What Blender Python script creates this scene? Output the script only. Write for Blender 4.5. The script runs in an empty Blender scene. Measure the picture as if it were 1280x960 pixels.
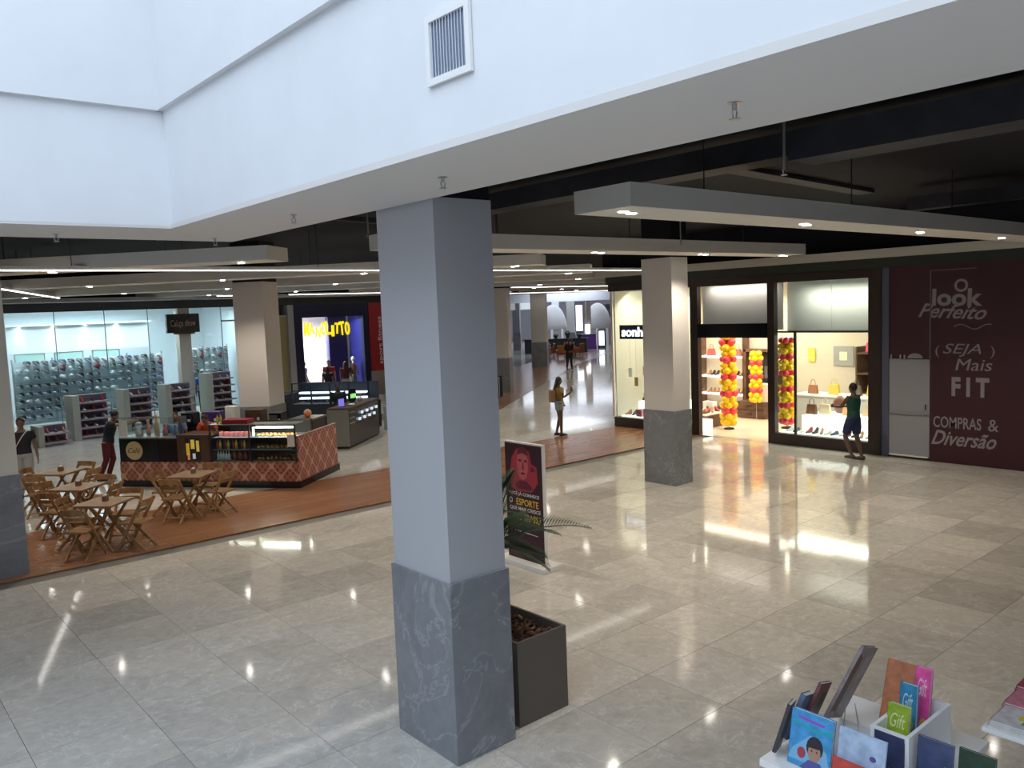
import bpy, bmesh, math, random
from mathutils import Vector, Matrix
random.seed(7)
PI = math.pi
sc = bpy.context.scene
C = sc.collection
# ------------------------------------------------------------------ camera
cam = bpy.data.cameras.new('camera'); cam.sensor_width = 36.0; cam.lens = 36.0 * 1030.6 / 1280.0
cam.clip_start = 0.05; cam.clip_end = 300
co = bpy.data.objects.new('camera', cam); C.objects.link(co)
co.matrix_world = Matrix(((0.75825909, 0.08898578, -0.64585191, 0.0),
                          (-0.65081728, 0.04485859, -0.75790802, 0.0),
                          (-0.03847103, 0.99502223, 0.09192792, 3.6), (0, 0, 0, 1)))
sc.camera = co
# ------------------------------------------------------------------ world, daylight, exposure
w = bpy.data.worlds.new('world'); sc.world = w; w.use_nodes = True
w.node_tree.nodes['Background'].inputs[0].default_value = (0.70, 0.82, 1.0, 1)
w.node_tree.nodes['Background'].inputs[1].default_value = 1.0
sc.view_settings.view_transform = 'Standard'; sc.view_settings.look = 'None'
sc.view_settings.exposure = 0.0; sc.view_settings.gamma = 1.0
def area(name, loc, size, energy, col, rot=(0, 0, 0), spread=None):
    l = bpy.data.lights.new(name, 'AREA'); l.shape = 'RECTANGLE'; l.size = size[0]; l.size_y = size[1]
    l.energy = energy; l.color = col
    if spread: l.spread = spread
    o = bpy.data.objects.new(name, l); C.objects.link(o); o.location = loc; o.rotation_euler = rot
    return o
area('skylight_daylight', (-3.0, 1.0, 9.4), (10.0, 12.0), 840, (0.72, 0.85, 1.0))
area('right_store_light', (20.2, 13.9, 3.7), (3.4, 4.5), 330, (1.0, 0.86, 0.66))
area('right_window_light', (19.2, 10.1, 2.7), (0.8, 2.6), 85, (1.0, 0.90, 0.74))
area('door_valance_light', (18.26, 12.4, 3.93), (0.1, 1.9), 9, (1.0, 0.88, 0.80), (0, -0.4, 0))
area('right_valance_light', (18.24, 9.7, 3.7), (0.12, 1.8), 15, (1.0, 0.92, 0.74), (0, -0.5, 0))
area('left_window_light', (18.5, 15.5, 3.8), (0.5, 1.8), 24, (1.0, 0.93, 0.80), (0, -0.55, 0))
area('shoe_rack_light', (8.0, 32.25, 4.1), (5.0, 0.3), 130, (0.80, 0.94, 1.0), (0.25, 0, 0))  # added fill so the rack fronts facing the corridor are not dark
area('shoe_store_light', (8.3, 34.9, 4.0), (5.0, 3.0), 190, (0.78, 0.93, 1.0))
area('shoe_store_side_light', (12.0, 33.2, 4.0), (1.8, 1.6), 80, (0.78, 0.93, 1.0))
area('kids_store_light', (16.4, 33.4, 3.3), (1.2, 2.0), 330, (1.0, 0.98, 0.95))
area('far_column_fill', (43.0, 44.0, 5.2), (5, 4), 260, (0.80, 0.88, 1.0))  # added fill that brightens the white column and far fascia
area('far_atrium_daylight', (55, 56, 5.2), (16, 14), 900, (0.78, 0.86, 1.0))
# ------------------------------------------------------------------ materials
MATS = {}
def mat(name, col, rough=0.6, metal=0.0, emit=None, estr=0.0, noise=None, bump=0.0, alpha=None, trans=0.0, spec=0.5, ramp2=None):
    """procedural principled; noise=(scale, amount) varies the colour; ramp2 = second colour mixed by noise"""
    if name in MATS: return MATS[name]
    m = bpy.data.materials.new(name); m.use_nodes = True
    nt = m.node_tree; b = nt.nodes['Principled BSDF']
    b.inputs['Base Color'].default_value = (*col, 1); b.inputs['Roughness'].default_value = rough
    b.inputs['Metallic'].default_value = metal; b.inputs['Specular IOR Level'].default_value = spec
    if trans: b.inputs['Transmission Weight'].default_value = trans
    if emit:
        b.inputs['Emission Color'].default_value = (*emit, 1); b.inputs['Emission Strength'].default_value = estr
    if noise:
        tc = nt.nodes.new('ShaderNodeTexCoord'); n = nt.nodes.new('ShaderNodeTexNoise')
        n.inputs['Scale'].default_value = noise[0]; n.inputs['Detail'].default_value = 4
        nt.links.new(tc.outputs['Object'], n.inputs['Vector'])
        r = nt.nodes.new('ShaderNodeValToRGB')
        a = noise[1]
        c2 = ramp2 if ramp2 else tuple(min(1, c * (1 + a)) for c in col)
        c1 = col if ramp2 else tuple(c * (1 - a) for c in col)
        r.color_ramp.elements[0].position = 0.35; r.color_ramp.elements[1].position = 0.65
        r.color_ramp.elements[0].color = (*c1, 1); r.color_ramp.elements[1].color = (*c2, 1)
        nt.links.new(n.outputs['Fac'], r.inputs['Fac']); nt.links.new(r.outputs['Color'], b.inputs['Base Color'])
        if bump:
            bp = nt.nodes.new('ShaderNodeBump'); bp.inputs['Strength'].default_value = bump; bp.inputs['Distance'].default_value = 0.01
            nt.links.new(n.outputs['Fac'], bp.inputs['Height']); nt.links.new(bp.outputs['Normal'], b.inputs['Normal'])
    MATS[name] = m
    return m
def glass(name, tint=(0.9, 0.97, 0.97), refl=0.07):
    if name in MATS: return MATS[name]
    m = bpy.data.materials.new(name); m.use_nodes = True; nt = m.node_tree
    nt.nodes.remove(nt.nodes['Principled BSDF'])
    out = nt.nodes['Material Output']
    t = nt.nodes.new('ShaderNodeBsdfTransparent'); t.inputs[0].default_value = (*tint, 1)
    g = nt.nodes.new('ShaderNodeBsdfGlossy'); g.inputs['Roughness'].default_value = 0.02
    mx = nt.nodes.new('ShaderNodeMixShader'); fr = nt.nodes.new('ShaderNodeFresnel'); fr.inputs[0].default_value = 1.45
    ml = nt.nodes.new('ShaderNodeMath'); ml.operation = 'MULTIPLY'; ml.inputs[1].default_value = refl / 0.10; ml.use_clamp = True
    ge = nt.nodes.new('ShaderNodeNewGeometry'); io = nt.nodes.new('ShaderNodeMapRange'); io.inputs[3].default_value = 1.45; io.inputs[4].default_value = 1 / 1.45
    nt.links.new(ge.outputs['Backfacing'], io.inputs[0]); nt.links.new(io.outputs[0], fr.inputs[0])
    nt.links.new(fr.outputs[0], ml.inputs[0]); nt.links.new(ml.outputs[0], mx.inputs[0])
    nt.links.new(t.outputs[0], mx.inputs[1]); nt.links.new(g.outputs[0], mx.inputs[2]); nt.links.new(mx.outputs[0], out.inputs[0])
    MATS[name] = m
    return m
def marble(name, base, vein, dark, rough=0.08, scale=1.0, rand=0.22):
    m = bpy.data.materials.new(name); m.use_nodes = True; nt = m.node_tree; N = nt.nodes; L = nt.links
    b = N['Principled BSDF']; b.inputs['Roughness'].default_value = rough; b.inputs['Specular IOR Level'].default_value = 0.5
    geo = N.new('ShaderNodeNewGeometry'); oi = N.new('ShaderNodeObjectInfo')
    off = N.new('ShaderNodeVectorMath'); off.operation = 'SCALE'; off.inputs[0].default_value = (37.1, 51.7, 23.3)
    L.new(oi.outputs['Random'], off.inputs['Scale'])
    add = N.new('ShaderNodeVectorMath'); L.new(geo.outputs['Position'], add.inputs[0]); L.new(off.outputs[0], add.inputs[1])
    n1 = N.new('ShaderNodeTexNoise'); n1.inputs['Scale'].default_value = 1.6 * scale; n1.inputs['Detail'].default_value = 9
    n1.inputs['Roughness'].default_value = 0.62; n1.inputs['Distortion'].default_value = 0.7
    n2 = N.new('ShaderNodeTexNoise'); n2.inputs['Scale'].default_value = 9 * scale; n2.inputs['Detail'].default_value = 8; n2.inputs['Roughness'].default_value = 0.7
    for n in (n1, n2): L.new(add.outputs[0], n.inputs['Vector'])
    r1 = N.new('ShaderNodeValToRGB'); e = r1.color_ramp.elements
    e[0].position = 0.33; e[0].color = (*dark, 1); e[1].position = 0.75; e[1].color = tuple(min(1, c * 1.05) for c in base) + (1,)
    for ps, cc in ((0.488, base), (0.500, vein), (0.512, base)): q = e.new(ps); q.color = (*cc, 1)
    L.new(n1.outputs['Fac'], r1.inputs['Fac'])
    r2 = N.new('ShaderNodeMapRange'); r2.inputs[1].default_value = 0.3; r2.inputs[2].default_value = 0.7; r2.inputs[3].default_value = 0.86; r2.inputs[4].default_value = 1.1
    L.new(n2.outputs['Fac'], r2.inputs[0])
    sp = N.new('ShaderNodeSeparateXYZ'); L.new(geo.outputs['Position'], sp.inputs[0])
    dv = N.new('ShaderNodeMath'); dv.operation = 'MULTIPLY_ADD'; dv.inputs[1].default_value = 1 / 0.885; dv.inputs[2].default_value = 0.243; L.new(sp.outputs[1], dv.inputs[0])
    fo = N.new('ShaderNodeMath'); fo.operation = 'FLOOR'; L.new(dv.outputs[0], fo.inputs[0])
    wn = N.new('ShaderNodeTexWhiteNoise'); wn.noise_dimensions = '1D'; L.new(fo.outputs[0], wn.inputs['W'])
    rw = N.new('ShaderNodeMapRange'); rw.inputs[3].default_value = 1 - rand * .45; rw.inputs[4].default_value = 1 + rand * .45; L.new(wn.outputs['Value'], rw.inputs[0])
    r3 = N.new('ShaderNodeMapRange'); r3.inputs[3].default_value = 1 - rand / 2; r3.inputs[4].default_value = 1 + rand / 2
    L.new(oi.outputs['Random'], r3.inputs[0])
    mu = N.new('ShaderNodeMath'); mu.operation = 'MULTIPLY'; L.new(r2.outputs[0], mu.inputs[0]); L.new(r3.outputs[0], mu.inputs[1])
    m3 = N.new('ShaderNodeMath'); m3.operation = 'MULTIPLY'; L.new(mu.outputs[0], m3.inputs[0]); L.new(rw.outputs[0], m3.inputs[1])
    sc_ = N.new('ShaderNodeVectorMath'); sc_.operation = 'SCALE'; L.new(r1.outputs['Color'], sc_.inputs[0]); L.new(m3.outputs[0], sc_.inputs['Scale'])
    L.new(sc_.outputs[0], b.inputs['Base Color'])
    MATS[name] = m
    return m
def planks(name, c1, c2, ang=0.0, rough=0.22, width=0.12):
    m = bpy.data.materials.new(name); m.use_nodes = True; nt = m.node_tree; N = nt.nodes; L = nt.links
    b = N['Principled BSDF']; b.inputs['Roughness'].default_value = rough
    geo = N.new('ShaderNodeNewGeometry'); mp = N.new('ShaderNodeMapping'); mp.inputs['Rotation'].default_value = (0, 0, ang)
    L.new(geo.outputs['Position'], mp.inputs[0])
    br = N.new('ShaderNodeTexBrick'); br.inputs['Scale'].default_value = 1.0; br.inputs['Brick Width'].default_value = 1.2
    br.inputs['Row Height'].default_value = width; br.inputs['Mortar Size'].default_value = 0.0025
    br.inputs['Color1'].default_value = (*c1, 1); br.inputs['Color2'].default_value = (*c2, 1); br.inputs['Mortar'].default_value = tuple(c * 0.5 for c in c1) + (1,)
    L.new(mp.outputs[0], br.inputs['Vector'])
    n = N.new('ShaderNodeTexNoise'); n.inputs['Scale'].default_value = 3; n.inputs['Detail'].default_value = 6
    m2 = N.new('ShaderNodeMapping'); m2.inputs['Scale'].default_value = (1, 9, 1); L.new(mp.outputs[0], m2.inputs[0]); L.new(m2.outputs[0], n.inputs['Vector'])
    mr = N.new('ShaderNodeMapRange'); mr.inputs[3].default_value = 0.8; mr.inputs[4].default_value = 1.2; L.new(n.outputs['Fac'], mr.inputs[0])
    s = N.new('ShaderNodeVectorMath'); s.operation = 'SCALE'; L.new(br.outputs['Color'], s.inputs[0]); L.new(mr.outputs[0], s.inputs['Scale'])
    L.new(s.outputs[0], b.inputs['Base Color'])
    MATS[name] = m
    return m
def damask(name, bg, line, fill):
    """ogee lattice tiles: local x and z of the panel, or local y and z on the side panel"""
    m = bpy.data.materials.new(name); m.use_nodes = True; nt = m.node_tree; N = nt.nodes; L = nt.links
    b = N['Principled BSDF']; b.inputs['Roughness'].default_value = 0.4
    tc = N.new('ShaderNodeTexCoord'); sx = N.new('ShaderNodeSeparateXYZ'); L.new(tc.outputs['Object'], sx.inputs[0])
    def M(op, a, b_=None, v=None):
        n = N.new('ShaderNodeMath'); n.operation = op
        L.new(a, n.inputs[0]) if not isinstance(a, float) else setattr(n.inputs[0], 'default_value', a)
        if b_ is not None: L.new(b_, n.inputs[1])
        if v is not None: n.inputs[1].default_value = v
        return n.outputs[0]
    h = M('ADD', sx.outputs[0], sx.outputs[1])
    u = M('MULTIPLY', h, v=2 * PI / 0.42); v_ = M('MULTIPLY', sx.outputs[2], v=2 * PI / 0.46)
    f = M('ADD', M('COSINE', u), M('COSINE', v_))          # lattice of diamonds
    lines = M('LESS_THAN', M('ABSOLUTE', f), v=0.20)
    g = M('MULTIPLY', M('COSINE', M('MULTIPLY', u, v=3.0)), M('COSINE', M('MULTIPLY', v_, v=3.0)))
    fills = M('MULTIPLY', M('GREATER_THAN', g, v=0.1), M('GREATER_THAN', M('ABSOLUTE', f), v=0.45))
    m1 = N.new('ShaderNodeMix'); m1.data_type = 'RGBA'; m1.inputs[6].default_value = (*bg, 1); m1.inputs[7].default_value = (*fill, 1); L.new(fills, m1.inputs[0])
    m2 = N.new('ShaderNodeMix'); m2.data_type = 'RGBA'; L.new(m1.outputs[2], m2.inputs[6]); m2.inputs[7].default_value = (*line, 1); L.new(lines, m2.inputs[0])
    L.new(m2.outputs[2], b.inputs['Base Color'])
    MATS[name] = m
    return m
TILE = marble('floor_marble', (0.55, 0.52, 0.47), (0.66, 0.64, 0.60), (0.50, 0.47, 0.42), rough=0.07, scale=1.2, rand=0.22)
COLMARBLE = marble('column_marble', (0.235, 0.245, 0.265), (0.36, 0.37, 0.39), (0.19, 0.198, 0.215), rough=0.3, scale=0.8, rand=0.05)
WOODF = planks('wood_floor', (0.27, 0.125, 0.063), (0.33, 0.16, 0.085))
WOODF2 = planks('corridor_wood_floor', (0.25, 0.14, 0.09), (0.31, 0.18, 0.115), ang=-0.62)
GROUT = mat('grout', (0.17, 0.16, 0.145), 0.6)
WHITEP = mat('white_plaster', (0.74, 0.75, 0.77), 0.75, noise=(2.0, 0.02))
SOFF = mat('soffit_plaster', (0.70, 0.67, 0.65), 0.8)
COLP = mat('column_paint', (0.48, 0.48, 0.505), 0.6)
COLP2 = mat('column_paint_beige', (0.72, 0.68, 0.64), 0.65)
BLACKC = mat('black_ceiling', (0.003, 0.0035, 0.008), 0.85)
DUCTM = mat('dark_duct', (0.03, 0.03, 0.038), 0.6, noise=(3, 0.2))
PANELM = mat('ceiling_panel_paint', (0.80, 0.77, 0.71), 0.7)
LENS = mat('lamp_lens', (1, 1, 1), 0.4, emit=(1.0, 0.95, 0.86), estr=40)
LED = mat('led_strip', (1, 1, 1), 0.4, emit=(1.0, 0.95, 0.88), estr=5.0)
STEEL = mat('steel', (0.45, 0.45, 0.45), 0.35, 0.9)
DARKFR = mat('dark_brown_frame', (0.035, 0.020, 0.017), 0.35)
BLACKG = mat('black_gloss', (0.008, 0.009, 0.013), 0.15)
BLACKM = mat('black_matt', (0.015, 0.015, 0.018), 0.6)
BURG = mat('burgundy_vinyl', (0.055, 0.011, 0.020), 0.45)
LETTER = mat('grey_lettering', (0.31, 0.275, 0.285), 0.5)
GREYDOOR = mat('grey_door_paint', (0.33, 0.33, 0.35), 0.5)
BEIGEW = mat('store_beige_wall', (0.62, 0.56, 0.46), 0.7)
WHITE = mat('white_paint', (0.80, 0.79, 0.77), 0.5)
CREAM = mat('cream_paint', (0.66, 0.62, 0.53), 0.6)
GLOWSHELF = mat('white_shelf_painted_glow', (0.9, 0.9, 0.88), 0.4, emit=(1.0, 0.95, 0.85), estr=1.1)  # emission put in for blown-out display surfaces; they are no lamps
TEAKC = mat('teak_chair_wood', (0.30, 0.16, 0.062), 0.45, noise=(14, 0.2))
TEAKT = mat('teak_table_wood', (0.33, 0.21, 0.115), 0.45, noise=(10, 0.15))
DKWOOD = mat('dark_shelf_wood', (0.12, 0.065, 0.04), 0.45, noise=(6, 0.25))
BROWNW = mat('brown_laminate', (0.10, 0.052, 0.032), 0.4, noise=(8, 0.15))
GL = glass('clear_glass'); GLC = glass('cool_glass', (0.91, 0.965, 0.98), 0.07)
NAVY = mat('navy_paint', (0.018, 0.02, 0.06), 0.35); BLUEP = mat('blue_panel', (0.03, 0.03, 0.20), 0.4)
REDP = mat('red_panel', (0.45, 0.03, 0.04), 0.45)
YEL = mat('yellow_letters', (0.9, 0.72, 0.02), 0.4, emit=(1.0, 0.80, 0.02), estr=0.9)
PAPER = mat('white_paper', (0.8, 0.8, 0.78), 0.7)
# ------------------------------------------------------------------ helpers
class MB:
    def __init__(s): s.bm = bmesh.new()
    def hexa(s, P):
        v = [s.bm.verts.new(p) for p in P]
        for f in ((0, 3, 2, 1), (4, 5, 6, 7), (0, 1, 5, 4), (1, 2, 6, 5), (2, 3, 7, 6), (3, 0, 4, 7)): s.bm.faces.new([v[i] for i in f])
        return s
    def box(s, x0, y0, z0, x1, y1, z1):
        x0, x1 = min(x0, x1), max(x0, x1); y0, y1 = min(y0, y1), max(y0, y1); z0, z1 = min(z0, z1), max(z0, z1)
        return s.hexa([(x0, y0, z0), (x1, y0, z0), (x1, y1, z0), (x0, y1, z0), (x0, y0, z1), (x1, y0, z1), (x1, y1, z1), (x0, y1, z1)])
    def obox(s, c, X, Y, Z, hx, hy, hz):
        c = Vector(c); X = Vector(X).normalized() * hx; Y = Vector(Y).normalized() * hy; Z = Vector(Z).normalized() * hz
        return s.hexa([c + a * X + b * Y + d * Z for d in (-1, 1) for a, b in ((-1, -1), (1, -1), (1, 1), (-1, 1))])
    def prism(s, poly, z0, z1):
        a = [s.bm.verts.new((p[0], p[1], z0)) for p in poly]; b = [s.bm.verts.new((p[0], p[1], z1)) for p in poly]
        n = len(poly)
        s.bm.faces.new(a[::-1]); s.bm.faces.new(b)
        for i in range(n): s.bm.faces.new((a[i], a[(i + 1) % n], b[(i + 1) % n], b[i]))
        return s
    def plate(s, poly, O, X, Y, t=0.004):
        """2-D outline poly on the plane O + x X + y Y, thickness t along X x Y"""
        O = Vector(O); X = Vector(X).normalized(); Y = Vector(Y).normalized(); N_ = X.cross(Y) * t
        a = [s.bm.verts.new(O + X * p[0] + Y * p[1]) for p in poly]; b = [s.bm.verts.new(O + X * p[0] + Y * p[1] + N_) for p in poly]
        n = len(poly); s.bm.faces.new(a[::-1]); s.bm.faces.new(b)
        for i in range(n): s.bm.faces.new((a[i], a[(i + 1) % n], b[(i + 1) % n], b[i]))
        return s
    def tube(s, pts, rad, n=8, sy=1.0):
        pts = [Vector(p) for p in pts]
        if not hasattr(rad, '__len__'): rad = [rad] * len(pts)
        rings = []; prev = None
        for i, p in enumerate(pts):
            d = (pts[min(i + 1, len(pts) - 1)] - pts[max(i - 1, 0)]).normalized()
            if prev is None: a = d.orthogonal().normalized()
            else:
                a = (prev - d * prev.dot(d)); a = a.normalized() if a.length > 1e-6 else d.orthogonal().normalized()
            prev = a; b = d.cross(a)
            rings.append([s.bm.verts.new(p + (a * math.cos(2 * PI * k / n) + b * math.sin(2 * PI * k / n) * sy) * rad[i]) for k in range(n)])
        for i in range(len(rings) - 1):
            for k in range(n): s.bm.faces.new((rings[i][k], rings[i][(k + 1) % n], rings[i + 1][(k + 1) % n], rings[i + 1][k]))
        s.bm.faces.new(rings[0][::-1]); s.bm.faces.new(rings[-1])
        return s
    def loft(s, rings, n=16):
        """rings: (centre, xvec, yvec, rx, ry)"""
        R = []
        for c, xv, yv, rx, ry in rings:
            c = Vector(c); xv = Vector(xv); yv = Vector(yv)
            R.append([s.bm.verts.new(c + xv * rx * math.cos(2 * PI * k / n) + yv * ry * math.sin(2 * PI * k / n)) for k in range(n)])
        for i in range(len(R) - 1):
            for k in range(n): s.bm.faces.new((R[i][k], R[i][(k + 1) % n], R[i + 1][(k + 1) % n], R[i + 1][k]))
        s.bm.faces.new(R[0][::-1]); s.bm.faces.new(R[-1])
        return s
    def ell(s, c, rx, ry, rz, seg=10, rings=7, M=None):
        m = Matrix.Translation(Vector(c)) @ (M or Matrix.Identity(4)) @ Matrix.Diagonal((rx, ry, rz, 1))
        bmesh.ops.create_uvsphere(s.bm, u_segments=seg, v_segments=rings, radius=1.0, matrix=m)
        return s
    def mesh(s, name, m, smooth=False):
        bmesh.ops.recalc_face_normals(s.bm, faces=s.bm.faces)
        me = bpy.data.meshes.new(name); s.bm.to_mesh(me); s.bm.free()
        if smooth:
            for p in me.polygons: p.use_smooth = True
        if m: me.materials.append(m)
        return me
    def build(s, name, m, parent=None, smooth=False, bevel=0.0):
        if bevel: bmesh.ops.bevel(s.bm, geom=list(s.bm.edges), offset=bevel, segments=2, affect='EDGES', profile=0.6)
        return link(name, s.mesh(name, m, smooth), parent)
def link(name, me, parent=None):
    o = bpy.data.objects.new(name, me); C.objects.link(o)
    if parent: o.parent = parent
    return o
def tag(o, label=None, cat=None, group=None, kind=None):
    if label: o['label'] = label
    if cat: o['category'] = cat
    if group: o['group'] = group
    if kind: o['kind'] = kind
    return o
def thing(name, label, cat, loc=(0, 0, 0), rz=0.0, group=None):
    o = bpy.data.objects.new(name, None); C.objects.link(o); o.empty_display_size = 0.1
    o.location = loc; o.rotation_euler = (0, 0, rz)
    return tag(o, label, cat, group)
def struct(name, mb, m, parent=None, **k):
    o = mb.build(name, m, parent, **k)
    if parent is None: o['kind'] = 'structure'
    return o
def box(x0, y0, z0, x1, y1, z1): return MB().box(x0, y0, z0, x1, y1, z1)
def copy_tree(o, parent=None):
    c = o.copy(); C.objects.link(c); c.parent = parent
    for ch in [x for x in C.objects if x.parent == o]: copy_tree(ch, c)
    return c
def put(o, loc, rz=0.0, label=None, group=None):
    o.location = loc; o.rotation_euler = (0, 0, rz)
    if label: o['label'] = label
    if group: o['group'] = group
    return o
def text(name, body, O, X, Y, w, h, m, parent=None, ext=0.006, shear=0.0, off=0.0, rot=0.0):
    """lettering fitted to w x h; O = lower left corner, X/Y = directions of the writing plane"""
    cu = bpy.data.curves.new(name, 'FONT'); cu.body = body; cu.extrude = 0.5; cu.shear = shear; cu.offset = off; cu.resolution_u = 3
    o = bpy.data.objects.new(name + '_t', cu); C.objects.link(o)
    bpy.context.view_layer.update()
    me = bpy.data.meshes.new_from_object(o.evaluated_get(bpy.context.evaluated_depsgraph_get()))
    bpy.data.objects.remove(o); bpy.data.curves.remove(cu)
    xs = [v.co.x for v in me.vertices]; ys = [v.co.y for v in me.vertices]
    x0, x1, y0, y1 = min(xs), max(xs), min(ys), max(ys)
    O = Vector(O); X = Vector(X).normalized(); Y = Vector(Y).normalized(); Nn = X.cross(Y)
    if rot:
        X, Y = X * math.cos(rot) + Y * math.sin(rot), Y * math.cos(rot) - X * math.sin(rot)
    for v in me.vertices:
        a = (v.co.x - x0) / (x1 - x0) * w; b = (v.co.y - y0) / (y1 - y0) * h; c = v.co.z * 2 * ext
        v.co = O + X * a + Y * b + Nn * c
    me.materials.clear(); me.materials.append(m); me.name = name
    return link(name, me, parent)
U = Vector((0.770, 0.638, 0)); V = Vector((-0.638, 0.770, 0))     # the corridor's own grid
RU = math.atan2(U.y, U.x)
# ------------------------------------------------------------------ floor
fl = struct('floor', box(-12, -10, -0.30, 90, 90, -0.03), GROUT)
TX, TY, X0, Y0 = 0.96, 0.885, 0.17, 0.67 - 0.885
tile_me = MB()
g = 0.0022
tile_me.bm.free(); tb = bmesh.new()
bmesh.ops.create_cube(tb, size=1.0, matrix=Matrix.Translation((0, 0, -0.0175)) @ Matrix.Diagonal((TX - 2 * g, TY - 2 * g, 0.025, 1)))
# top edges eased
me_t = bpy.data.meshes.new('tile'); tb.to_mesh(me_t); tb.free(); me_t.materials.append(TILE)
for v in me_t.vertices: v.co.z += 0.005
cells = []
for i in range(-12, 20):
    for j in range(-10, 16):
        cx, cy = X0 + (i + .5) * TX, Y0 + (j + .5) * TY
        if cy > 13.40 or cx > 17.95: continue
        d = math.hypot(cx, cy); a = math.degrees(math.atan2(cx, cy))
        vis = 1.5 < d and 3 < a < 76 and (cx * .646 + cy * .758) > 3.9
        cells.append((0 if vis else 1, d, cx, cy))
cells.sort()
rest = bmesh.new()
nt_ = 0
def plain_tile(bm, x0, y0, x1, y1, z=0.0):
    vs = [bm.verts.new(p) for p in ((x0, y0, z), (x1, y0, z), (x1, y1, z), (x0, y1, z))]; bm.faces.new(vs)
for k, (nv, d, cx, cy) in enumerate(cells):
    y1 = min(cy + TY / 2, 13.43); x1 = min(cx + TX / 2, 18.0)
    if nv == 0 and nt_ < 300 and y1 == cy + TY / 2 and x1 == cx + TX / 2:
        o = bpy.data.objects.new('tile', me_t); C.objects.link(o); o.parent = fl; o.location = (cx, cy, 0); nt_ += 1
    else: plain_tile(rest, cx - TX / 2 + g, cy - TY / 2 + g, x1 - g, y1 - g)
for i in range(0, 60):
    for j in range(0, 66):
        x, y = -2 + i * TX, 16.37 + j * TY
        plain_tile(rest, x + g, y + g, x + TX - g, y + TY - g)
for i in range(20, 60):          # right of the strip, inside and behind the store row
    x = 18.05 + (i - 20) * TX
    for j in range(0, 14):
        plain_tile(rest, x + g, 4.2 + j * TY, x + TX - g, 4.2 + (j + 1) * TY - g)
me_r = bpy.data.meshes.new('far_tiles'); rest.to_mesh(me_r); rest.free(); me_r.materials.append(TILE)
o = link('far_tiles', me_r, fl); o['kind'] = 'stuff'
MB().box(-10, 13.45, -0.02, 18.05, 16.36, 0.001).build('wood_strip', WOODF, fl)
MB().prism([(14.6, 19.7), (18.1, 22.15), (26.0, 28.25), (36, 36.0), (47, 42.6), (47, 47), (43.5, 45.5), (33.0, 38.2), (22.0, 31.0), (18.0, 28.0), (14.6, 24.5)], -0.02, 0.002).build('corridor_wood_strip', WOODF2, fl)
MB().box(18.25, 8.6, -0.02, 22.4, 16.55, 0.003).build('store_floor', mat('store_floor_cream', (0.70, 0.62, 0.50), 0.25), fl)
# ------------------------------------------------------------------ ceiling, atrium shell, outer walls
ZS = 4.45
c = struct('ceiling', MB().box(3.0, -10, 5.4, 90, 90, 5.6).box(-12, 8.1, 5.4, 3.0, 90, 5.6), BLACKC)
struct('wall_atrium_right', MB().box(2.60, -10, ZS, 2.95, 7.95, 5.46).box(2.545, -10, 5.46, 2.95, 7.95, 9.6), WHITEP)
struct('wall_atrium_back', MB().box(-12, 7.71, ZS, 2.60, 8.0, 5.455).box(-12, 7.655, 5.455, 2.545, 8.0, 9.6), WHITEP)
struct('wall_atrium_left', box(-12.3, -10, 0, -12, 90, 9.6), WHITEP)
struct('wall_atrium_rear', box(-12.3, -10.3, 0, 90, -10, 9.6), WHITEP)
struct('soffit', MB().prism([(2.598, -10), (3.62, -10), (3.62, 8.84), (-12, 8.84), (-12, 7.712), (2.598, 7.712)], ZS - 0.02, ZS + 0.02), SOFF)
struct('trim_bulkhead_back', MB().box(3.58, -10, ZS + 0.02, 3.62, 8.84, 5.4).box(-12, 8.80, ZS + 0.02, 3.62, 8.84, 5.4), BLACKC)
struct('wall_far_right', box(90, -10, 0, 90.3, 90, 5.6), COLP2)
struct('wall_far_back', box(-12, 90, 0, 90, 90.3, 5.6), COLP2)
# grille in the bulkhead
vg = thing('air_grille', 'square white air grille with vertical slats in the bulkhead', 'vent', (2.597, 3.43, 4.935))
m_ = MB()
for a in ((-.185, .14, .185, .175), (-.185, -.175, .185, -.14)): m_.box(-.02, a[0], a[1], 0, a[2], a[3])
for a in (-.185, .15): m_.box(-.02, a, -.14, 0, a + .035, .14)
m_.build('frame', WHITE, vg)
box(-.001, -.15, -.14, .0, .15, .14).build('backing', mat('grille_shadow_grey', (0.40, 0.43, 0.50), 0.8), vg)
for k in range(12):
    o = MB().obox((-.009, -.138 + k * .0251, 0), (1, .9, 0), (-.9, 1, 0), (0, 0, 1), .009, .0012, .14).build('slat', mat('grille_grey', (0.66, 0.70, 0.78), 0.5), vg)
# sprinklers
def sprinkler(loc, lab, drop=0.0):
    s = thing('sprinkler', lab, 'sprinkler', loc, 0, 'ceiling sprinklers')
    MB().tube([(0, 0, 0), (0, 0, -.035 - drop)], .011, 8).tube([(0, 0, -.004), (0, 0, 0)], .03, 12).build('stem', STEEL, s)
    MB().tube([(-.018, 0, -.035 - drop), (-.012, 0, -.06 - drop), (0, 0, -.068 - drop), (.012, 0, -.06 - drop), (.018, 0, -.035 - drop)], .004, 6).build('frame', STEEL, s)
    MB().tube([(0, 0, -.068 - drop), (0, 0, -.072 - drop)], .024, 12).build('deflector', STEEL, s)
for (x, y, lab) in ((3.08, 2.09, 'sprinkler head on the pale soffit, nearest at upper right'), (3.11, 4.24, 'sprinkler head on the soffit just above the big column'),
                    (3.13, 6.35, 'sprinkler head on the soffit left of the big column'), (3.30, 8.50, 'sprinkler head at the soffit corner'), (1.82, 8.45, 'sprinkler head on the left arm of the soffit')):
    sprinkler((x, y, ZS - .02), lab)
sprinkler((5.47, 3.3, 5.4), 'sprinkler on a long drop pipe in the black ceiling', 0.85)
sprinkler((11.1, 8.6, 5.4), 'sprinkler hanging in the dark gap near the second column', 0.8)
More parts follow.
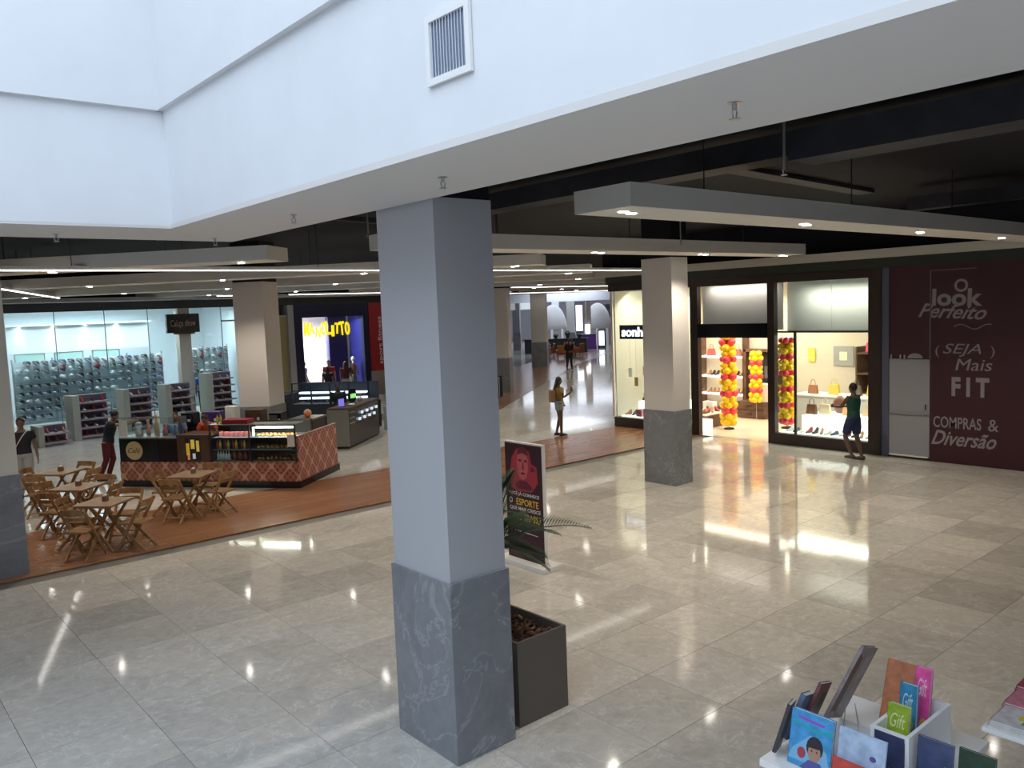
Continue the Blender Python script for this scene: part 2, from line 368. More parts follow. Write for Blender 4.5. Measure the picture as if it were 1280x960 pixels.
sprinkler((5.3, 8.8, 5.4), 'sprinkler hanging left of the big column near the panel end', 0.8)
# ducts and pipes in the black plenum
def duct(lab, parts, name='duct'):
    d = MB()
    for p0, p1, w_, h_ in parts:
        p0 = Vector(p0); p1 = Vector(p1); X = p1 - p0; Z = Vector((0, 0, 1)); Y = Z.cross(X)
        d.obox((p0 + p1) / 2, X, Y, X.cross(Y), X.length / 2, w_ / 2, h_ / 2)
    return tag(d.build(name, DUCTM), lab, 'duct')
duct('long rectangular black air duct running across the dark ceiling', [((7.95, -3, 5.12), (7.95, 4.6, 5.12), .5, .3), ((7.95, 4.6, 5.15), (7.95, 10.6, 5.15), .42, .24)])
duct('black side branch duct leaving the long duct', [((8.17, 7.6, 5.12), (10.3, 8.0, 5.12), .16, .14), ((8.25, 7.2, 5.05), (9.6, 9.1, 5.05), .1, .1)])
duct('flat black duct box close to the soffit', [((6.0, 3.4, 5.2), (6.0, 4.9, 5.2), .5, .2)])
duct('second black duct farther to the right', [((14.6, -2, 5.1), (14.6, 6.4, 5.1), .32, .22)])
duct('black cable tray crossing behind the first hanging panel', [((9.0, 6.6, 5.36), (14.2, 7.0, 5.36), .3, .06)], 'cable_tray')
duct('pair of black pipes near the panel left of the big column', [((4.4, 9.2, 5.1), (7.6, 10.1, 5.1), .08, .08), ((4.6, 10.8, 5.05), (8.6, 11.8, 5.05), .08, .08)], 'pipe')
for k, (x, y) in enumerate(((16.0, 5.0), (9.0, 10.8), (4.0, 12.6))):
    tag(MB().tube([(x, y, 5.4), (x, y, 4.75)], .02, 6).build('hanger_rod', DUCTM), ['black hanger rod above the right panel end', 'black hanger rod behind the big column', 'black hanger rod above the left panel'][k], 'rod')
# ------------------------------------------------------------------ columns
def column(name, loc, sx, sy, rz, lab, top=4.45, paint=COLP, base_h=1.475, neck=True, marble_m=COLMARBLE):
    t = thing(name, lab, 'column', loc, rz)
    box(-.0, 0, base_h, sx, sy, top).build('shaft', paint, t)
    o = 0.022
    m_ = MB().box(-o, -o, 0, sx + o, sy + o, base_h)
    m_.build('marble_base', marble_m, t, bevel=0.004)
    if neck: box(.01, .01, top, sx - .01, sy - .01, 5.4).build('black_neck', BLACKC, t)
    return t
column('column', (3.645, 5.11, 0), .56, .80, 0, 'large square grey column with grey marble base in the foreground')
column('column', (12.69, 10.07, 0), .50, .74, 0, 'square grey column in front of the lit shoe shop at right', paint=COLP2)
column('column', (7.83, 19.33, 0), .78, .75, math.radians(-52.6), 'square column rising behind the cafe kiosk', paint=COLP2)
column('column', (1.38, 13.66, 0), .80, .62, 0, 'column cut by the left edge of the picture', paint=mat('column_cream', (.85, .78, .68), .6))
column('column', (22.2, 27.4, 0), .8, .8, RU - PI / 2, 'beige column just right of the big column, far down the corridor', paint=COLP2)
column('column', (33.2, 37.0, 0), .9, .9, RU - PI / 2, 'second corridor column with dark stone base', paint=COLP2)
column('column', (46.1, 47.1, 0), .62, .62, RU - PI / 2, 'bright white column by the far seating', paint=WHITE)
column('column', (49.6, 48.6, 0), .55, .55, RU - PI / 2, 'brown column behind the purple kiosk', paint=mat('brownish_column', (.33, .27, .26), .6))
column('column', (45.5, 53.0, 0), .6, .6, RU - PI / 2, 'distant grey column left of the second corridor column', paint=mat('greyish_column', (.33, .34, .38), .6))
# ------------------------------------------------------------------ hanging ceiling panels with twin downlights
spot_d = bpy.data.lights.new('downlight_beam', 'SPOT'); spot_d.energy = 190; spot_d.spot_size = math.radians(125); spot_d.spot_blend = 0.7
spot_d.color = (1.0, 0.88, 0.72); spot_d.shadow_soft_size = 0.06
spot_c = spot_d.copy(); spot_c.color = (.78, .90, 1.0)  # cool tint added to imitate bluish shop light on the floor
dl0 = None
def downlight(x, y, lab, rz, spot=True):
    global dl0
    if dl0 is None:
        t = thing('twin_downlight', lab, 'ceiling light', (0, 0, 0))
        m_ = MB()
        for s in (-.10, .10):
            m_.tube([(s, 0, .01), (s, 0, -.004)], .07, 14)
        m_.build('housing', WHITE, t)
        for s in (-.10, .10): MB().tube([(s, 0, -.003), (s, 0, -.009)], .048, 12).build('lens', LENS, t)
        l = bpy.data.objects.new('beam', spot_d); C.objects.link(l); l.parent = t; l.location = (0, 0, -.03)
        dl0 = t
    else: t = copy_tree(dl0)
    put(t, (x, y, ZS), rz, lab, 'twin downlights of the hanging ceiling panels')
    return t
def panel(O, D, Wd, L, w_, lab, thick=0.21, z=ZS):
    """O = one corner, D = long direction, Wd = width direction"""
    O = Vector(O); D = Vector(D).normalized(); Wd = Vector(Wd).normalized()
    c_ = O + D * L / 2 + Wd * w_ / 2
    t = thing('ceiling_panel', lab, 'ceiling panel', (c_.x, c_.y, z))
    MB().obox((0, 0, thick / 2), D, Wd, (0, 0, 1), L / 2, w_ / 2, thick / 2).build('tray', PANELM, t)
    n = max(2, int(L / 3))
    for k in range(n):
        p = D * (L * ((k + .5) / n - .5)); MB().tube([(p.x, p.y, thick), (p.x, p.y, 5.4 - z)], .008, 5).build('hanger', BLACKM, t)
    return t
ORDR = ['twin downlight at the left end', 'second twin downlight from the left', 'third twin downlight from the left', 'twin downlight at the right end']
panel((5.6, 4.87, 0), (1, 0, 0), (0, 1, 0), 12.3, .70, 'pale hanging ceiling panel nearest to the camera, upper right')
for k, x in enumerate((5.95, 9.1, 12.2, 15.3)): downlight(x, 5.22, ORDR[k] + ' of the nearest hanging panel at right', .35)
panel((5.95, 9.2, 0), (1, -.03, 0), (.03, 1, 0), 9.6, .70, 'hanging ceiling panel passing in front of the second column top')
for k, x in enumerate((7.0, 10.0, 12.72, 15.3)): downlight(x, 9.55 - (x - 6) * .03, ORDR[k] + ' of the panel above the second column', .2)
ORD = ['nearest twin downlight'] + [w_ + ' twin downlight' for w_ in ('second', 'third', 'fourth', 'fifth', 'sixth', 'seventh', 'eighth', 'ninth')]
vr = {0: (5.6, 15.0), 1: (2.2, 19.0), 2: (1.6, 21.0), 3: (1.8, 18.0), 4: (.5, 12.0), 5: (.2, 9.0), 6: (-.5, 8.0), 7: (-.8, 7.5), 8: (-1, 7)}
names = ['hanging panel whose square end shows left of the big column', 'hanging panel just behind the light line', 'third hanging panel above the cafe kiosk', 'fourth hanging panel near the shop fronts',
         'fifth hanging panel over the corridor', 'sixth hanging panel over the corridor', 'seventh hanging panel over the corridor', 'eighth hanging panel over the corridor', 'last hanging panel over the far corridor']
for k in range(9):
    uo = 11.85 + 5.03 * k; a, b = vr[k]
    O = U * (uo - .36) + V * a
    panel(O, V, U, b - a, .72, names[k])
    s = a + .6; nd = 0
    while s < b:
        if k > 3 and (s - a) > 7: break
        p = U * uo + V * s
        d = downlight(p.x, p.y, ORD[nd] + ' of the ' + names[k], RU + .5); nd += 1
        if k in (2, 3) and s > a + 5:
            for ch in C.objects:
                if ch.parent == d and ch.type == 'LIGHT': ch.data = spot_c
        s += 3.25 if k < 5 else 4.5
# straight light lines
def led(p0, p1, lab, w_=.035, z=4.43):
    p0 = Vector((*p0, z)); p1 = Vector((*p1, z)); t = thing('light_line', lab, 'light line', ((p0.x + p1.x) / 2, (p0.y + p1.y) / 2, z))
    D = p1 - p0; Y = Vector((0, 0, 1)).cross(D)
    MB().obox((0, 0, .03), D, Y, (0, 0, 1), D.length / 2, w_ + .01, .028).build('profile', WHITE, t)
    MB().obox((0, 0, -.006), D, Y, (0, 0, 1), D.length / 2 - .01, w_ * .9, .008).build('diffuser', LED, t)
    n = max(2, int(D.length / 4))
    for k in range(n):
        p = D * ((k + .5) / n - .5); MB().tube([(p.x, p.y, .05), (p.x, p.y, .97)], .006, 5).build('hanger', BLACKM, t)
led((-3.0, 13.95), (17.6, 13.95), 'very long straight light line above the wood strip')
led((3.3, 20.7), (6.0, 28.2), 'slanting light line at the left edge')
led((11.3, 29.3), (13.2, 29.3), 'short light line before the shoe shop pillar', .05)
led((14.2, 29.6), (21.0, 29.6), 'light line before the navy children shop', .05)
led((22.0, 25.6), (31.0, 25.9), 'light line across the corridor mouth', .06)
led((30.0, 36.6), (42.0, 33.5), 'farther light line across the corridor', .07)
# shelf-like soffits above the shop rows
# ================================================================== RIGHT SHOP ROW  (front plane X = 18.1, faces -X)
XF = 18.1
EX, EZ = (0, -1, 0), (0, 0, 1)          # writing directions on that plane (normal -X)
struct('trim_right_shops', MB().box(17.75, -8, 4.44, 18.2, 16.9, 4.56).box(17.75, -8, 4.37, 17.80, 16.9, 4.44), CREAM)
struct('trim_right_fascia', MB().box(18.0, -8, 4.16, 18.2, 16.72, 4.44), mat('dark_green_fascia', (0.028, 0.034, 0.026), .6))
struct('wall_above_right_shops', box(18.1, -8, 4.56, 18.3, 16.9, 5.4), BLACKC)
sf = thing('storefront', 'dark brown framed glazed front of the lit shoe and bag shop', 'storefront', (XF, 12.6, 0))
def P(name, x0, y0, z0, x1, y1, z1, m, parent=sf, bev=0):     # world box as a part
    l = parent.location
    return MB().box(x0 - l.x, y0 - l.y, z0 - l.z, x1 - l.x, y1 - l.y, z1 - l.z).build(name, m, parent, bevel=bev)
P('corner_profile', 18.05, 16.53, .27, 18.12, 16.60, 3.96, CREAM)
for a, b in ((13.45, 13.69), (11.17, 11.36), (8.53, 8.82)): P('post', 18.0, a, 0, 18.16, b, 3.96, DARKFR)
P('head_beam', 17.99, 8.53, 3.96, 18.17, 16.62, 4.155, DARKFR)
P('transom', 17.98, 11.36, 2.62, 18.16, 13.45, 2.98, BLACKG)
P('left_plinth', 18.0, 13.69, 0, 18.16, 16.50, .27, DARKFR); P('right_plinth', 18.0, 8.82, 0, 18.16, 11.17, .27, DARKFR)
P('door_valance', 18.45, 11.20, 2.80, 18.48, 13.60, 4.04, mat('valance_beige', (.82, .72, .68), .6)); P('valance_bottom', 18.16, 11.36, 2.78, 18.48, 13.45, 2.80, DARKFR); P('valance_pane', 18.07, 11.36, 2.98, 18.08, 13.45, 3.96, GL)
P('window_valance', 18.60, 8.55, 2.77, 18.64, 10.0, 4.04, WHITE); P('window_valance', 18.60, 10.01, 2.77, 18.64, 11.17, 4.04, WHITE)
P('window_rail', 18.12, 8.82, 2.74, 18.62, 11.17, 2.78, DARKFR)
P('window_pane', 18.07, 13.69, .27, 18.08, 16.50, 3.96, GL); P('window_pane', 18.07, 8.82, .27, 18.08, 11.17, 3.96, GL)
P('side_backdrop', 18.14, 16.50, .27, 19.55, 16.53, 3.96, CREAM)
P('side_plinth', 18.17, 16.50, 0, 19.6, 16.60, .27, DARKFR)
P('inner_mullion', 18.12, 10.66, .27, 18.16, 10.72, 2.74, DARKFR)
P('price_notice', 18.05, 10.98, 1.48, 18.06, 11.10, 1.70, mat('notice_brown', (.25, .17, .10), .6)); P('door_notice', 18.02, 11.38, 1.62, 18.03, 11.46, 1.92, PAPER)
tk = thing('sign', 'navy illuminated shop sign in the left window, lettering begins sonho', 'sign', (17.97, 15.2, 2.58))
box(-.04, -.95, 0, .04, .95, .40).build('board', mat('sign_navy', (.01, .014, .05), .4), tk)
SIGNW = mat('sign_white_light', (1, 1, 1), .4, emit=(.85, .93, 1.0), estr=2.2)
text('letters', 'sonho', (-.045, .86, .07), EX, EZ, 1.02, .27, SIGNW, tk, ext=.012, off=.02)
# shell of the shop
struct('wall_shop_back', box(22.3, 8.5, 0, 22.5, 16.62, 4.1), BEIGEW)
struct('wall_shop_left', box(19.6, 16.56, 0, 22.5, 16.66, 4.1), BEIGEW)
struct('wall_shop_right', box(18.2, 8.4, 0, 22.5, 8.52, 4.1), BEIGEW)
struct('ceiling_shop', box(18.2, 8.4, 4.05, 22.5, 16.6, 4.14), WHITE)
struct('wall_shop_window_backdrop', MB().box(19.55, 14.75, 0, 19.62, 15.6, 3.96).box(19.55, 15.61, 0, 19.62, 16.52, 3.96), CREAM)
for k, (x, y) in enumerate(((19.3, 12.6), (19.6, 11.4), (20.6, 13.0), (21.2, 11.6), (20.3, 9.6), (21.4, 10.2), (19.2, 10.2), (20.8, 14.6), (21.6, 13.9))):
    t = thing('shop_ceiling_lamp', 'round recessed lamp in the shoe shop ceiling', 'ceiling light', (x, y, 4.05), 0, 'recessed lamps of the shoe shop')
    MB().tube([(0, 0, 0), (0, 0, -.012)], .12, 16).build('rim', WHITE, t); MB().tube([(0, 0, -.012), (0, 0, -.018)], .09, 14).build('lens', LENS, t)
# hoarding right of the shop
hw = struct('wall_right', MB().box(18.02, -8, 0.0, 18.14, 7.48, 4.16).box(18.05, 7.50, 2.19, 18.14, 8.36, 4.16), BURG)
P0 = struct('trim_hoarding_strip', box(18.03, 8.37, 0, 18.15, 8.53, 4.16), mat('grey_blue_strip', (.10, .11, .17), .5))
struct('trim_hoarding_edge', MB().box(18.005, 7.47, 2.19, 18.03, 7.50, 4.05).box(18.005, 6.6, 4.03, 18.03, 7.47, 4.05), mat('edge_taupe', (.16, .12, .12), .5))
dr = struct('door_1', box(18.04, 7.50, .04, 18.13, 8.36, 2.17), GREYDOOR)
box(18.0, 7.52, .045, 18.04, 8.35, .075).build('bottom_rail', WHITE, dr)
box(18.0, 7.52, .98, 18.042, 8.35, 1.0).build('mid_rail', GREYDOOR, dr)
MB().tube([(18.0, 7.56, 1.10), (17.985, 7.56, 1.10), (17.985, 7.56, 1.2), (18.0, 7.56, 1.2)], .012).build('handle', BLACKM, dr)
text('lettering', '  ı ıı', (18.03, 8.33, 2.14), EX, EZ, .32, .12, LETTER, dr)
MB().plate([(.16 * math.cos(a), .11 * math.sin(a)) for a in [PI * k / 10 for k in range(11)]], (18.035, 7.80, 2.19), EX, EZ, .01).build('arc_mark', LETTER, hw)
for body, y, z, w_, h_, sh, off, rot in (('O', 7.02, 3.57, .27, .27, 0, .02, 0), ('look', 7.46, 3.30, .98, .36, 0, .03, -.03), ('Perfeito', 7.74, 3.07, 1.34, .30, .45, .015, -.06),
        ('(', 7.38, 2.22, .08, .25, 0, -.01, 0), ('SEJA', 7.23, 2.24, .74, .27, .3, .0, 0), (')', 6.32, 2.22, .08, .25, 0, -.01, 0), ('m', 7.20, 2.02, .26, .16, .3, 0, 0), ('Mais', 6.98, 1.96, .70, .24, .2, 0, 0),
        ('F I T', 7.05, 1.42, .72, .40, 0, .045, 0), ('COMPRAS', 7.41, .74, .94, .24, 0, .01, 0), ('&', 6.34, .74, .19, .24, 0, .0, 0), ('Diversão', 7.45, .37, 1.27, .31, .45, .015, 0)):
    if body == 'm': continue
    text('lettering', body, (18.018, y, z), EX, EZ, w_, h_, LETTER, hw, ext=.002, shear=sh, off=off, rot=rot)
MB().tube([(18.016, 7.02 - k * .055, 2.86 + .05 * math.sin(k * .65)) for k in range(14)], .008, 5).build('flourish', LETTER, hw)
# shoes, bags and boxes -------------------------------------------------------------------
def shoe_mesh(kind, m, m2):
    b = MB(); n = 8; prof = [(-.13, .05, .03), (-.09, .095, .036), (-.03, .085, .034), (.03, .055, .036), (.09, .04, .038), (.13, .022, .022)]
    if kind == 'heel': prof = [(-.11, .10, .03), (-.06, .105, .032), (0, .07, .03), (.06, .035, .034), (.11, .02, .012)]
    rings = [((y, 0, .012 + h / 2 + (.03 if kind == 'heel' and y < 0 else 0)), (0, 1, 0), (0, 0, 1), w_, h / 2 + .004) for y, h, w_ in prof]
    b.loft(rings, n)
    me = b.mesh('shoe', m, True); s = MB()
    if kind == 'heel': s.hexa([(-.115, -.012, 0), (.11, -.03, 0), (.11, .03, 0), (-.115, .012, 0), (-.09, -.02, .06), (.10, -.03, .012), (.10, .03, .012), (-.09, .02, .06)])
    else: s.box(-.132, -.038, 0, .128, .038, .016)
    ms = s.mesh('sole', m2)
    return me, ms
SH = {}
for nme, kind, c1, c2 in (('black', 's', (.02, .02, .025), (.5, .5, .5)), ('blue', 's', (.04, .07, .16), (.6, .6, .6)), ('white', 's', (.7, .7, .7), (.8, .8, .8)), ('grey', 's', (.16, .18, .2), (.5, .5, .5)),
                          ('red', 'heel', (.4, .03, .04), (.1, .05, .04)), ('tan', 'heel', (.35, .19, .08), (.2, .1, .05)), ('blackheel', 'heel', (.02, .015, .015), (.02, .02, .02))):
    SH[nme] = shoe_mesh(kind, mat('shoe_' + nme, c1, .4), mat('sole_' + nme, c2, .6))
SHF = ['lowest', 'second lowest', 'third', 'fourth', 'fifth', 'sixth', 'seventh', 'top']
def shoe(kind, loc, rz, lab, group, tilt=0.0, sc_=1.0):
    a, b = SH[kind]
    o = link('shoe', a); o.location = (loc[0], loc[1], loc[2] + (.05 * sc_ if tilt < 0 else 0)); o.rotation_euler = (0, tilt, rz); o.scale = (sc_,) * 3; tag(o, lab, 'shoe', group)
    link('sole', b, o)
    return o
def bag(loc, rz, col, lab, w_=.3, h_=.22, d=.1, group=None):
    t = thing('handbag', lab, 'bag', loc, rz, group); m = mat('bag_%d_%d_%d' % tuple(int(c * 100) for c in col), col, .45)
    b = MB(); b.hexa([(-w_ / 2, -d / 2, 0), (w_ / 2, -d / 2, 0), (w_ / 2, d / 2, 0), (-w_ / 2, d / 2, 0), (-w_ * .4, -d * .3, h_), (w_ * .4, -d * .3, h_), (w_ * .4, d * .3, h_), (-w_ * .4, d * .3, h_)])
    b.build('body', m, t, bevel=.01)
    MB().tube([(-w_ * .25, 0, h_ - .01), (-w_ * .2, 0, h_ + .11), (0, 0, h_ + .15), (w_ * .2, 0, h_ + .11), (w_ * .25, 0, h_ - .01)], .009, 6).build('handle', m, t)
    return t
# left display window
pl = tag(MB().box(-.37, -1.35, 0, .40, 1.35, .29).build('display_platform', GLOWSHELF), 'low white lit platform in the left shop window', 'platform'); pl.location = (18.62, 15.1, 0.003)
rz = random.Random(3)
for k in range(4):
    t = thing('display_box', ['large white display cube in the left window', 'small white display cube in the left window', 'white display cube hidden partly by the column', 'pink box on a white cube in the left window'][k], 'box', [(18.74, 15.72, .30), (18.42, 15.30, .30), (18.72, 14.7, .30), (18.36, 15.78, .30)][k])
    s_ = [.26, .16, .28, .1][k]; box(-s_, -s_, 0, s_, s_, [.42, .28, .5, .2][k]).build('cube', [GLOWSHELF, GLOWSHELF, GLOWSHELF, mat('pink_box', (.55, .16, .2), .5)][k], t)
for k, (x, y, z, kk) in enumerate(((18.45, 16.35, .30, 'tan'), (18.5, 16.15, .30, 'blackheel'), (18.5, 15.6, .30, 'red'), (18.4, 15.08, .30, 'tan'), (18.4, 14.8, .30, 'blackheel'), (18.5, 14.2, .30, 'tan'), (18.85, 15.85, .72, 'blackheel'), (18.7, 15.62, .72, 'tan'), (18.75, 16.28, .30, 'tan'), (18.75, 14.75, .80, 'red'))):
    shoe(kk, (x, y, z), rz.uniform(2.2, 4), ['tan heeled shoe', 'black heeled shoe', 'red heeled shoe'][('tan', 'blackheel', 'red').index(kk)] + ' on show in the left window of the shoe and bag shop', 'shoes in the left shop window')
bag((18.8, 16.0, .30), .3, (.06, .05, .06), 'dark handbag on tall stand in the left window', h_=.30, w_=.26).location.z = .50
bag((18.55, 15.35, .58), 1.2, (.04, .03, .03), 'small black handbag on the small white cube')
for k, (y, z, col) in enumerate(((16.28, 1.55, (.8, .8, .78)), (16.05, 1.28, (.55, .36, .10)), (15.72, 1.62, (.85, .62, .10)), (15.60, 1.56, (.30, .20, .10)), (15.15, 1.28, (.85, .62, .10)), (15.05, 1.18, (.35, .22, .08)))):
    t = thing('hanging_tag', ['white paper tag hanging at the window corner', 'brown price tag hanging lowest at left', 'yellow hanging card beside the sign', 'brown hanging card next to the yellow one', 'yellow hanging card beside the column', 'brown hanging card beside the column'][k], 'tag', (18.5, y, z))
    box(-.003, -.07, -.12, .003, .07, .14).build('card', mat('tagcol%d' % k, col, .6), t); MB().tube([(0, 0, .14), (0, 0, 3.96 - z)], .0025, 4).build('string', STEEL, t)
# doorway view: shelves on the back wall
t = thing('wall_shelving', 'cream wall shelving with lit white shelves behind the door', 'shelf', (22.1, 15.5, 0))
box(.14, -.78, .15, .18, .78, 2.6).build('back_panel', CREAM, t)
for z in (.62, 1.18, 1.80): box(-.16, -.78, z - .03, .14, .78, z + .03).build('shelf', GLOWSHELF, t)
for y in (-.80, .78): box(-.16, y, .02, .18, y + .03, 2.6).build('side_panel', DKWOOD, t)
box(-.16, -.78, .02, .14, .78, .2).build('base', DKWOOD, t)
k = 0
for z in (.65, 1.21):
    for y in (14.85, 15.0, 15.15, 15.3, 15.75, 15.9, 16.05):
        shoe(('blackheel', 'tan', 'blackheel')[k % 3] if z > 1 else 'tan', (22.06, y, z), 3.1, ('black heeled shoe' if (z > 1 and k % 3 != 1) else 'tan heeled shoe') + ' on the ' + ('lower' if z < 1 else 'middle') + ' lit shelf at the back of the shop', 'shoes on the back shelves'); k += 1
bag((22.06, 15.95, 1.83), 1.57, (.45, .10, .10), 'red handbag on the top lit shelf, at left'); bag((22.06, 14.98, 1.83), 1.57, (.40, .12, .11), 'dark red handbag on the top lit shelf, at right')
t = thing('wood_cabinet', 'dark wooden niche with drawers below the hanging balloon column', 'cabinet', (22.0, 14.15, 0))
box(.12, -.50, 0, .28, .45, 2.0).build('black_back', BLACKM, t)
for y in (-.52, .43): box(-.1, y, 0, .28, y + .08, 2.05).build('side_panel', DKWOOD, t)
box(-.1, -.52, 1.98, .28, .51, 2.06).build('top_board', DKWOOD, t)
for z0 in (.02, .27): 
    d = box(-.6, -.5, z0, .1, .42, z0 + .24).build('drawer', DKWOOD, t); box(-.62, -.1, z0 + .11, -.6, .1, z0 + .13).build('handle', BLACKM, d)
t = tag(box(-.2, -.28, 0, .2, .28, .52).build('white_box', PAPER), 'white square box on the wooden drawers', 'box'); t.location = (21.75, 13.86, .515)
# display table by the door
t = thing('display_bench', 'low brown wooden bench with shoes left inside the door', 'bench', (19.62, 14.38, 0), 0)
box(-.55, -.42, 0, .55, .42, .36).build('block', DKWOOD, t); box(-.57, -.44, .36, .57, .44, .39).build('top', CREAM, t)
for k in range(7): shoe(('tan', 'blackheel', 'red', 'white')[k % 4], (19.15 + .12 * k, 14.2 + .22 * (k % 2), .39), 2.6 + k * .3, ('tan heeled shoe', 'black heeled shoe', 'red heeled shoe', 'white low shoe')[k % 4] + ' on the low bench by the door', 'shoes on the low bench')
for y, z in ((14.62, .39), (14.45, .39)): 
    t = tag(box(-.1, -.09, 0, .1, .09, .26).build('shoe_box', PAPER), 'white shoe box on the low bench', 'box', 'white shoe boxes on the bench'); t.location = (19.98, y, z)
# balloon columns: every balloon is a part
bl_me = {}
for nme, col in (('yellow', (.95, .62, .01)), ('red', (.85, .06, .09))):
    b = MB(); b.ell((0, 0, 0), .082, .082, .09, 12, 8); b.tube([(0, 0, -.088), (0, 0, -.10)], [.006, .012], 6)
    me = b.mesh('balloon', mat('balloon_' + nme, col, .22, emit=col, estr=0.0), True); bl_me[nme] = me
def balloons(loc, h, lab, s=1.0, start='red', foot=True, pat=(1, 2)):
    t = thing('balloon_column', lab, 'balloon column', loc)
    step = .118 * s; n = int(h / step)
    seq = []
    while len(seq) < n + 3: seq += ['yellow'] * 2 + ['red']
    if start == 'yellow': seq = ['red'] + seq
    for i in range(n):
        for k in range(4):
            a = PI / 2 * k + i * .75 + .2 * math.sin(i * 3.7 + k); r = (.095 + .012 * math.sin(i * 5.1 + k * 2)) * s
            o = link('balloon', bl_me[seq[i]], t); o.location = (r * math.cos(a), r * math.sin(a), step * (i + .5)); o.rotation_euler = (0, PI / 2 - .3, a); o.scale = (s, s, s)
            o['label'] = seq[i] + ' balloon'
    MB().tube([(0, 0, -.12 if foot else -.545), (0, 0, h)], .012, 6).build('pole', STEEL, t)
    if foot: MB().tube([(0, 0, -.12), (0, 0, -.09)], .14, 14).build('foot', BLACKM, t)
balloons((19.35, 13.44, .12), 2.55, 'yellow and red balloon column standing in the shop doorway', 1.35)
balloons((18.66, 11.24, .42), 2.2, 'yellow and red balloon column behind the window glass, beside the door', 1.15, 'yellow')
balloons((21.22, 13.78, .55), 1.5, 'shorter balloon column in front of the dark niche', 1.15, foot=False)
for o in [x for x in C.objects if x.parent and x.parent.name == 'balloon_column.002' and x.name.startswith('pole')]: o.name = 'stick'
# right display window
t = thing('display_table', 'brightly lit white display table in the right window', 'table', (19.25, 10.0, 0))
box(-.55, -1.05, .30, .40, .85, .66).build('tabletop', GLOWSHELF, t); box(-.5, -1.0, 0, .35, .8, .30).build('base', WHITE, t)
pl = tag(box(-.12, -1.15, 0, .35, 1.15, .29).build('display_ledge', GLOWSHELF), 'narrow lit ledge right behind the window glass', 'ledge'); pl.location = (18.3, 10.0, 0)
for k in range(13): shoe(('white', 'tan', 'blackheel', 'red', 'white', 'blue')[k % 6], (18.36, 8.98 + .165 * k, .29), 3.1 + .3 * math.sin(k * 2), ('white low shoe', 'tan heeled shoe', 'black heeled shoe', 'red heeled shoe', 'white low shoe', 'blue low shoe')[k % 6] + ' on the ledge behind the right window', 'shoes on the window ledge')
cols = [((19.0, 10.75, .66), (.14, .07, .04), 'brown handbag on the white table, at its left end', .3, .25), ((19.1, 10.45, .66), (.72, .60, .42), 'pale straw handbag on the white table', .34, .26), ((19.2, 9.9, .66), (.75, .42, .18), 'orange tan handbag on the white table', .3, .28),
        ((19.3, 9.45, .66), (.62, .48, .33), 'beige handbag on the white table, at its right end', .3, .26), ((20.4, 10.9, 1.0), (.6, .45, .08), 'mustard handbag on the rear counter, left', .34, .28), ((20.5, 10.35, 1.0), (.1, .09, .07), 'black handbag on the rear counter', .3, .26),
        ((20.5, 9.9, 1.0), (.6, .42, .1), 'mustard handbag on the rear counter, right', .36, .3), ((20.4, 11.5, 1.0), (.32, .13, .06), 'reddish brown handbag on the rear counter', .3, .24)]
for loc, col, lab, w_, h_ in cols: bag(loc, 1.4, col, lab, w_, h_)
t = thing('shop_counter', 'grey white service counter inside the right window', 'counter', (20.5, 10.7, 0)); box(-.35, -1.2, 0, .35, 1.2, .96).build('body', mat('counter_grey', (.5, .5, .48), .5), t); box(-.38, -1.23, .96, .38, 1.23, 1.0).build('top', WHITE, t)
t = thing('dark_shelf', 'dark wooden shelves with bags at right inside the window', 'shelf', (21.75, 10.2, 0))
for z in (.9, 1.45, 2.0): box(-.3, -.65, z, .6, .65, z + .05).build('shelf', DKWOOD, t)
for y in (-.66, .62): box(-.3, y, 0, .6, y + .04, 2.2).build('side', DKWOOD, t)
for k, (z, col, lab) in enumerate(((2.05, (.7, .1, .16), 'pink red bag on the top dark shelf'), (1.50, (.8, .75, .65), 'cream bag on the middle dark shelf'), (.95, (.6, .38, .12), 'golden tan bag on the lowest dark shelf'))): bag((21.65, 10.5 - .08 * k, z), 1.57, col, lab, .34, .26)
t = thing('wall_picture', 'square grey framed picture on the back wall', 'picture', (22.28, 11.62, 1.88)); box(-.02, -.3, -.28, .01, .3, .28).build('frame', mat('frame_grey', (.33, .34, .34), .5), t); box(-.03, -.11, -.12, -.02, .11, .12).build('print', mat('print_cream', (.8, .75, .5), .6), t)
t = tag(box(-.01, -.11, -.2, .01, .11, .2).build('notice', mat('notice_yellow', (.85, .6, .08), .6)), 'yellow notice on the back wall', 'notice'); t.location = (22.27, 12.6, 1.9)
for k, (x, y) in enumerate(((19.6, 10.62), (19.75, 10.4))):
    t = thing('display_mannequin', ['brown leather jacket bust on the white table', 'grey bust beside the brown jacket'][k], 'mannequin', (x - .1, y - .35, .66)); col = mat('bust%d' % k, [(.16, .06, .04), (.13, .13, .16)][k], .5)
    MB().loft([((0, 0, .0), (1, 0, 0), (0, 1, 0), .05, .09), ((0, 0, .1), (1, 0, 0), (0, 1, 0), .09, .15), ((0, 0, .28), (1, 0, 0), (0, 1, 0), .10, .18), ((0, 0, .36), (1, 0, 0), (0, 1, 0), .07, .12), ((0, 0, .44), (1, 0, 0), (0, 1, 0), .04, .04)], 14).build('torso', col, t, smooth=True)
    MB().tube([(0, 0, .44), (0, 0, .5)], [.04, .03], 10).build('neck_cap', WHITE, t)
t = thing('chrome_rack', 'chrome rack of hanging sandals behind the left part of the window', 'rack', (19.65, 11.8, 0)); MB().tube([(0, 0, 0), (0, 0, 2.0)], .02, 8).build('pole', STEEL, t); MB().tube([(0, 0, 0), (0, 0, .03)], .2, 14).build('base', STEEL, t)
for z in (1.2, 1.5, 1.8): MB().tube([(0, -.16, z), (0, .16, z)], .03, 8).build('arm', STEEL, t)
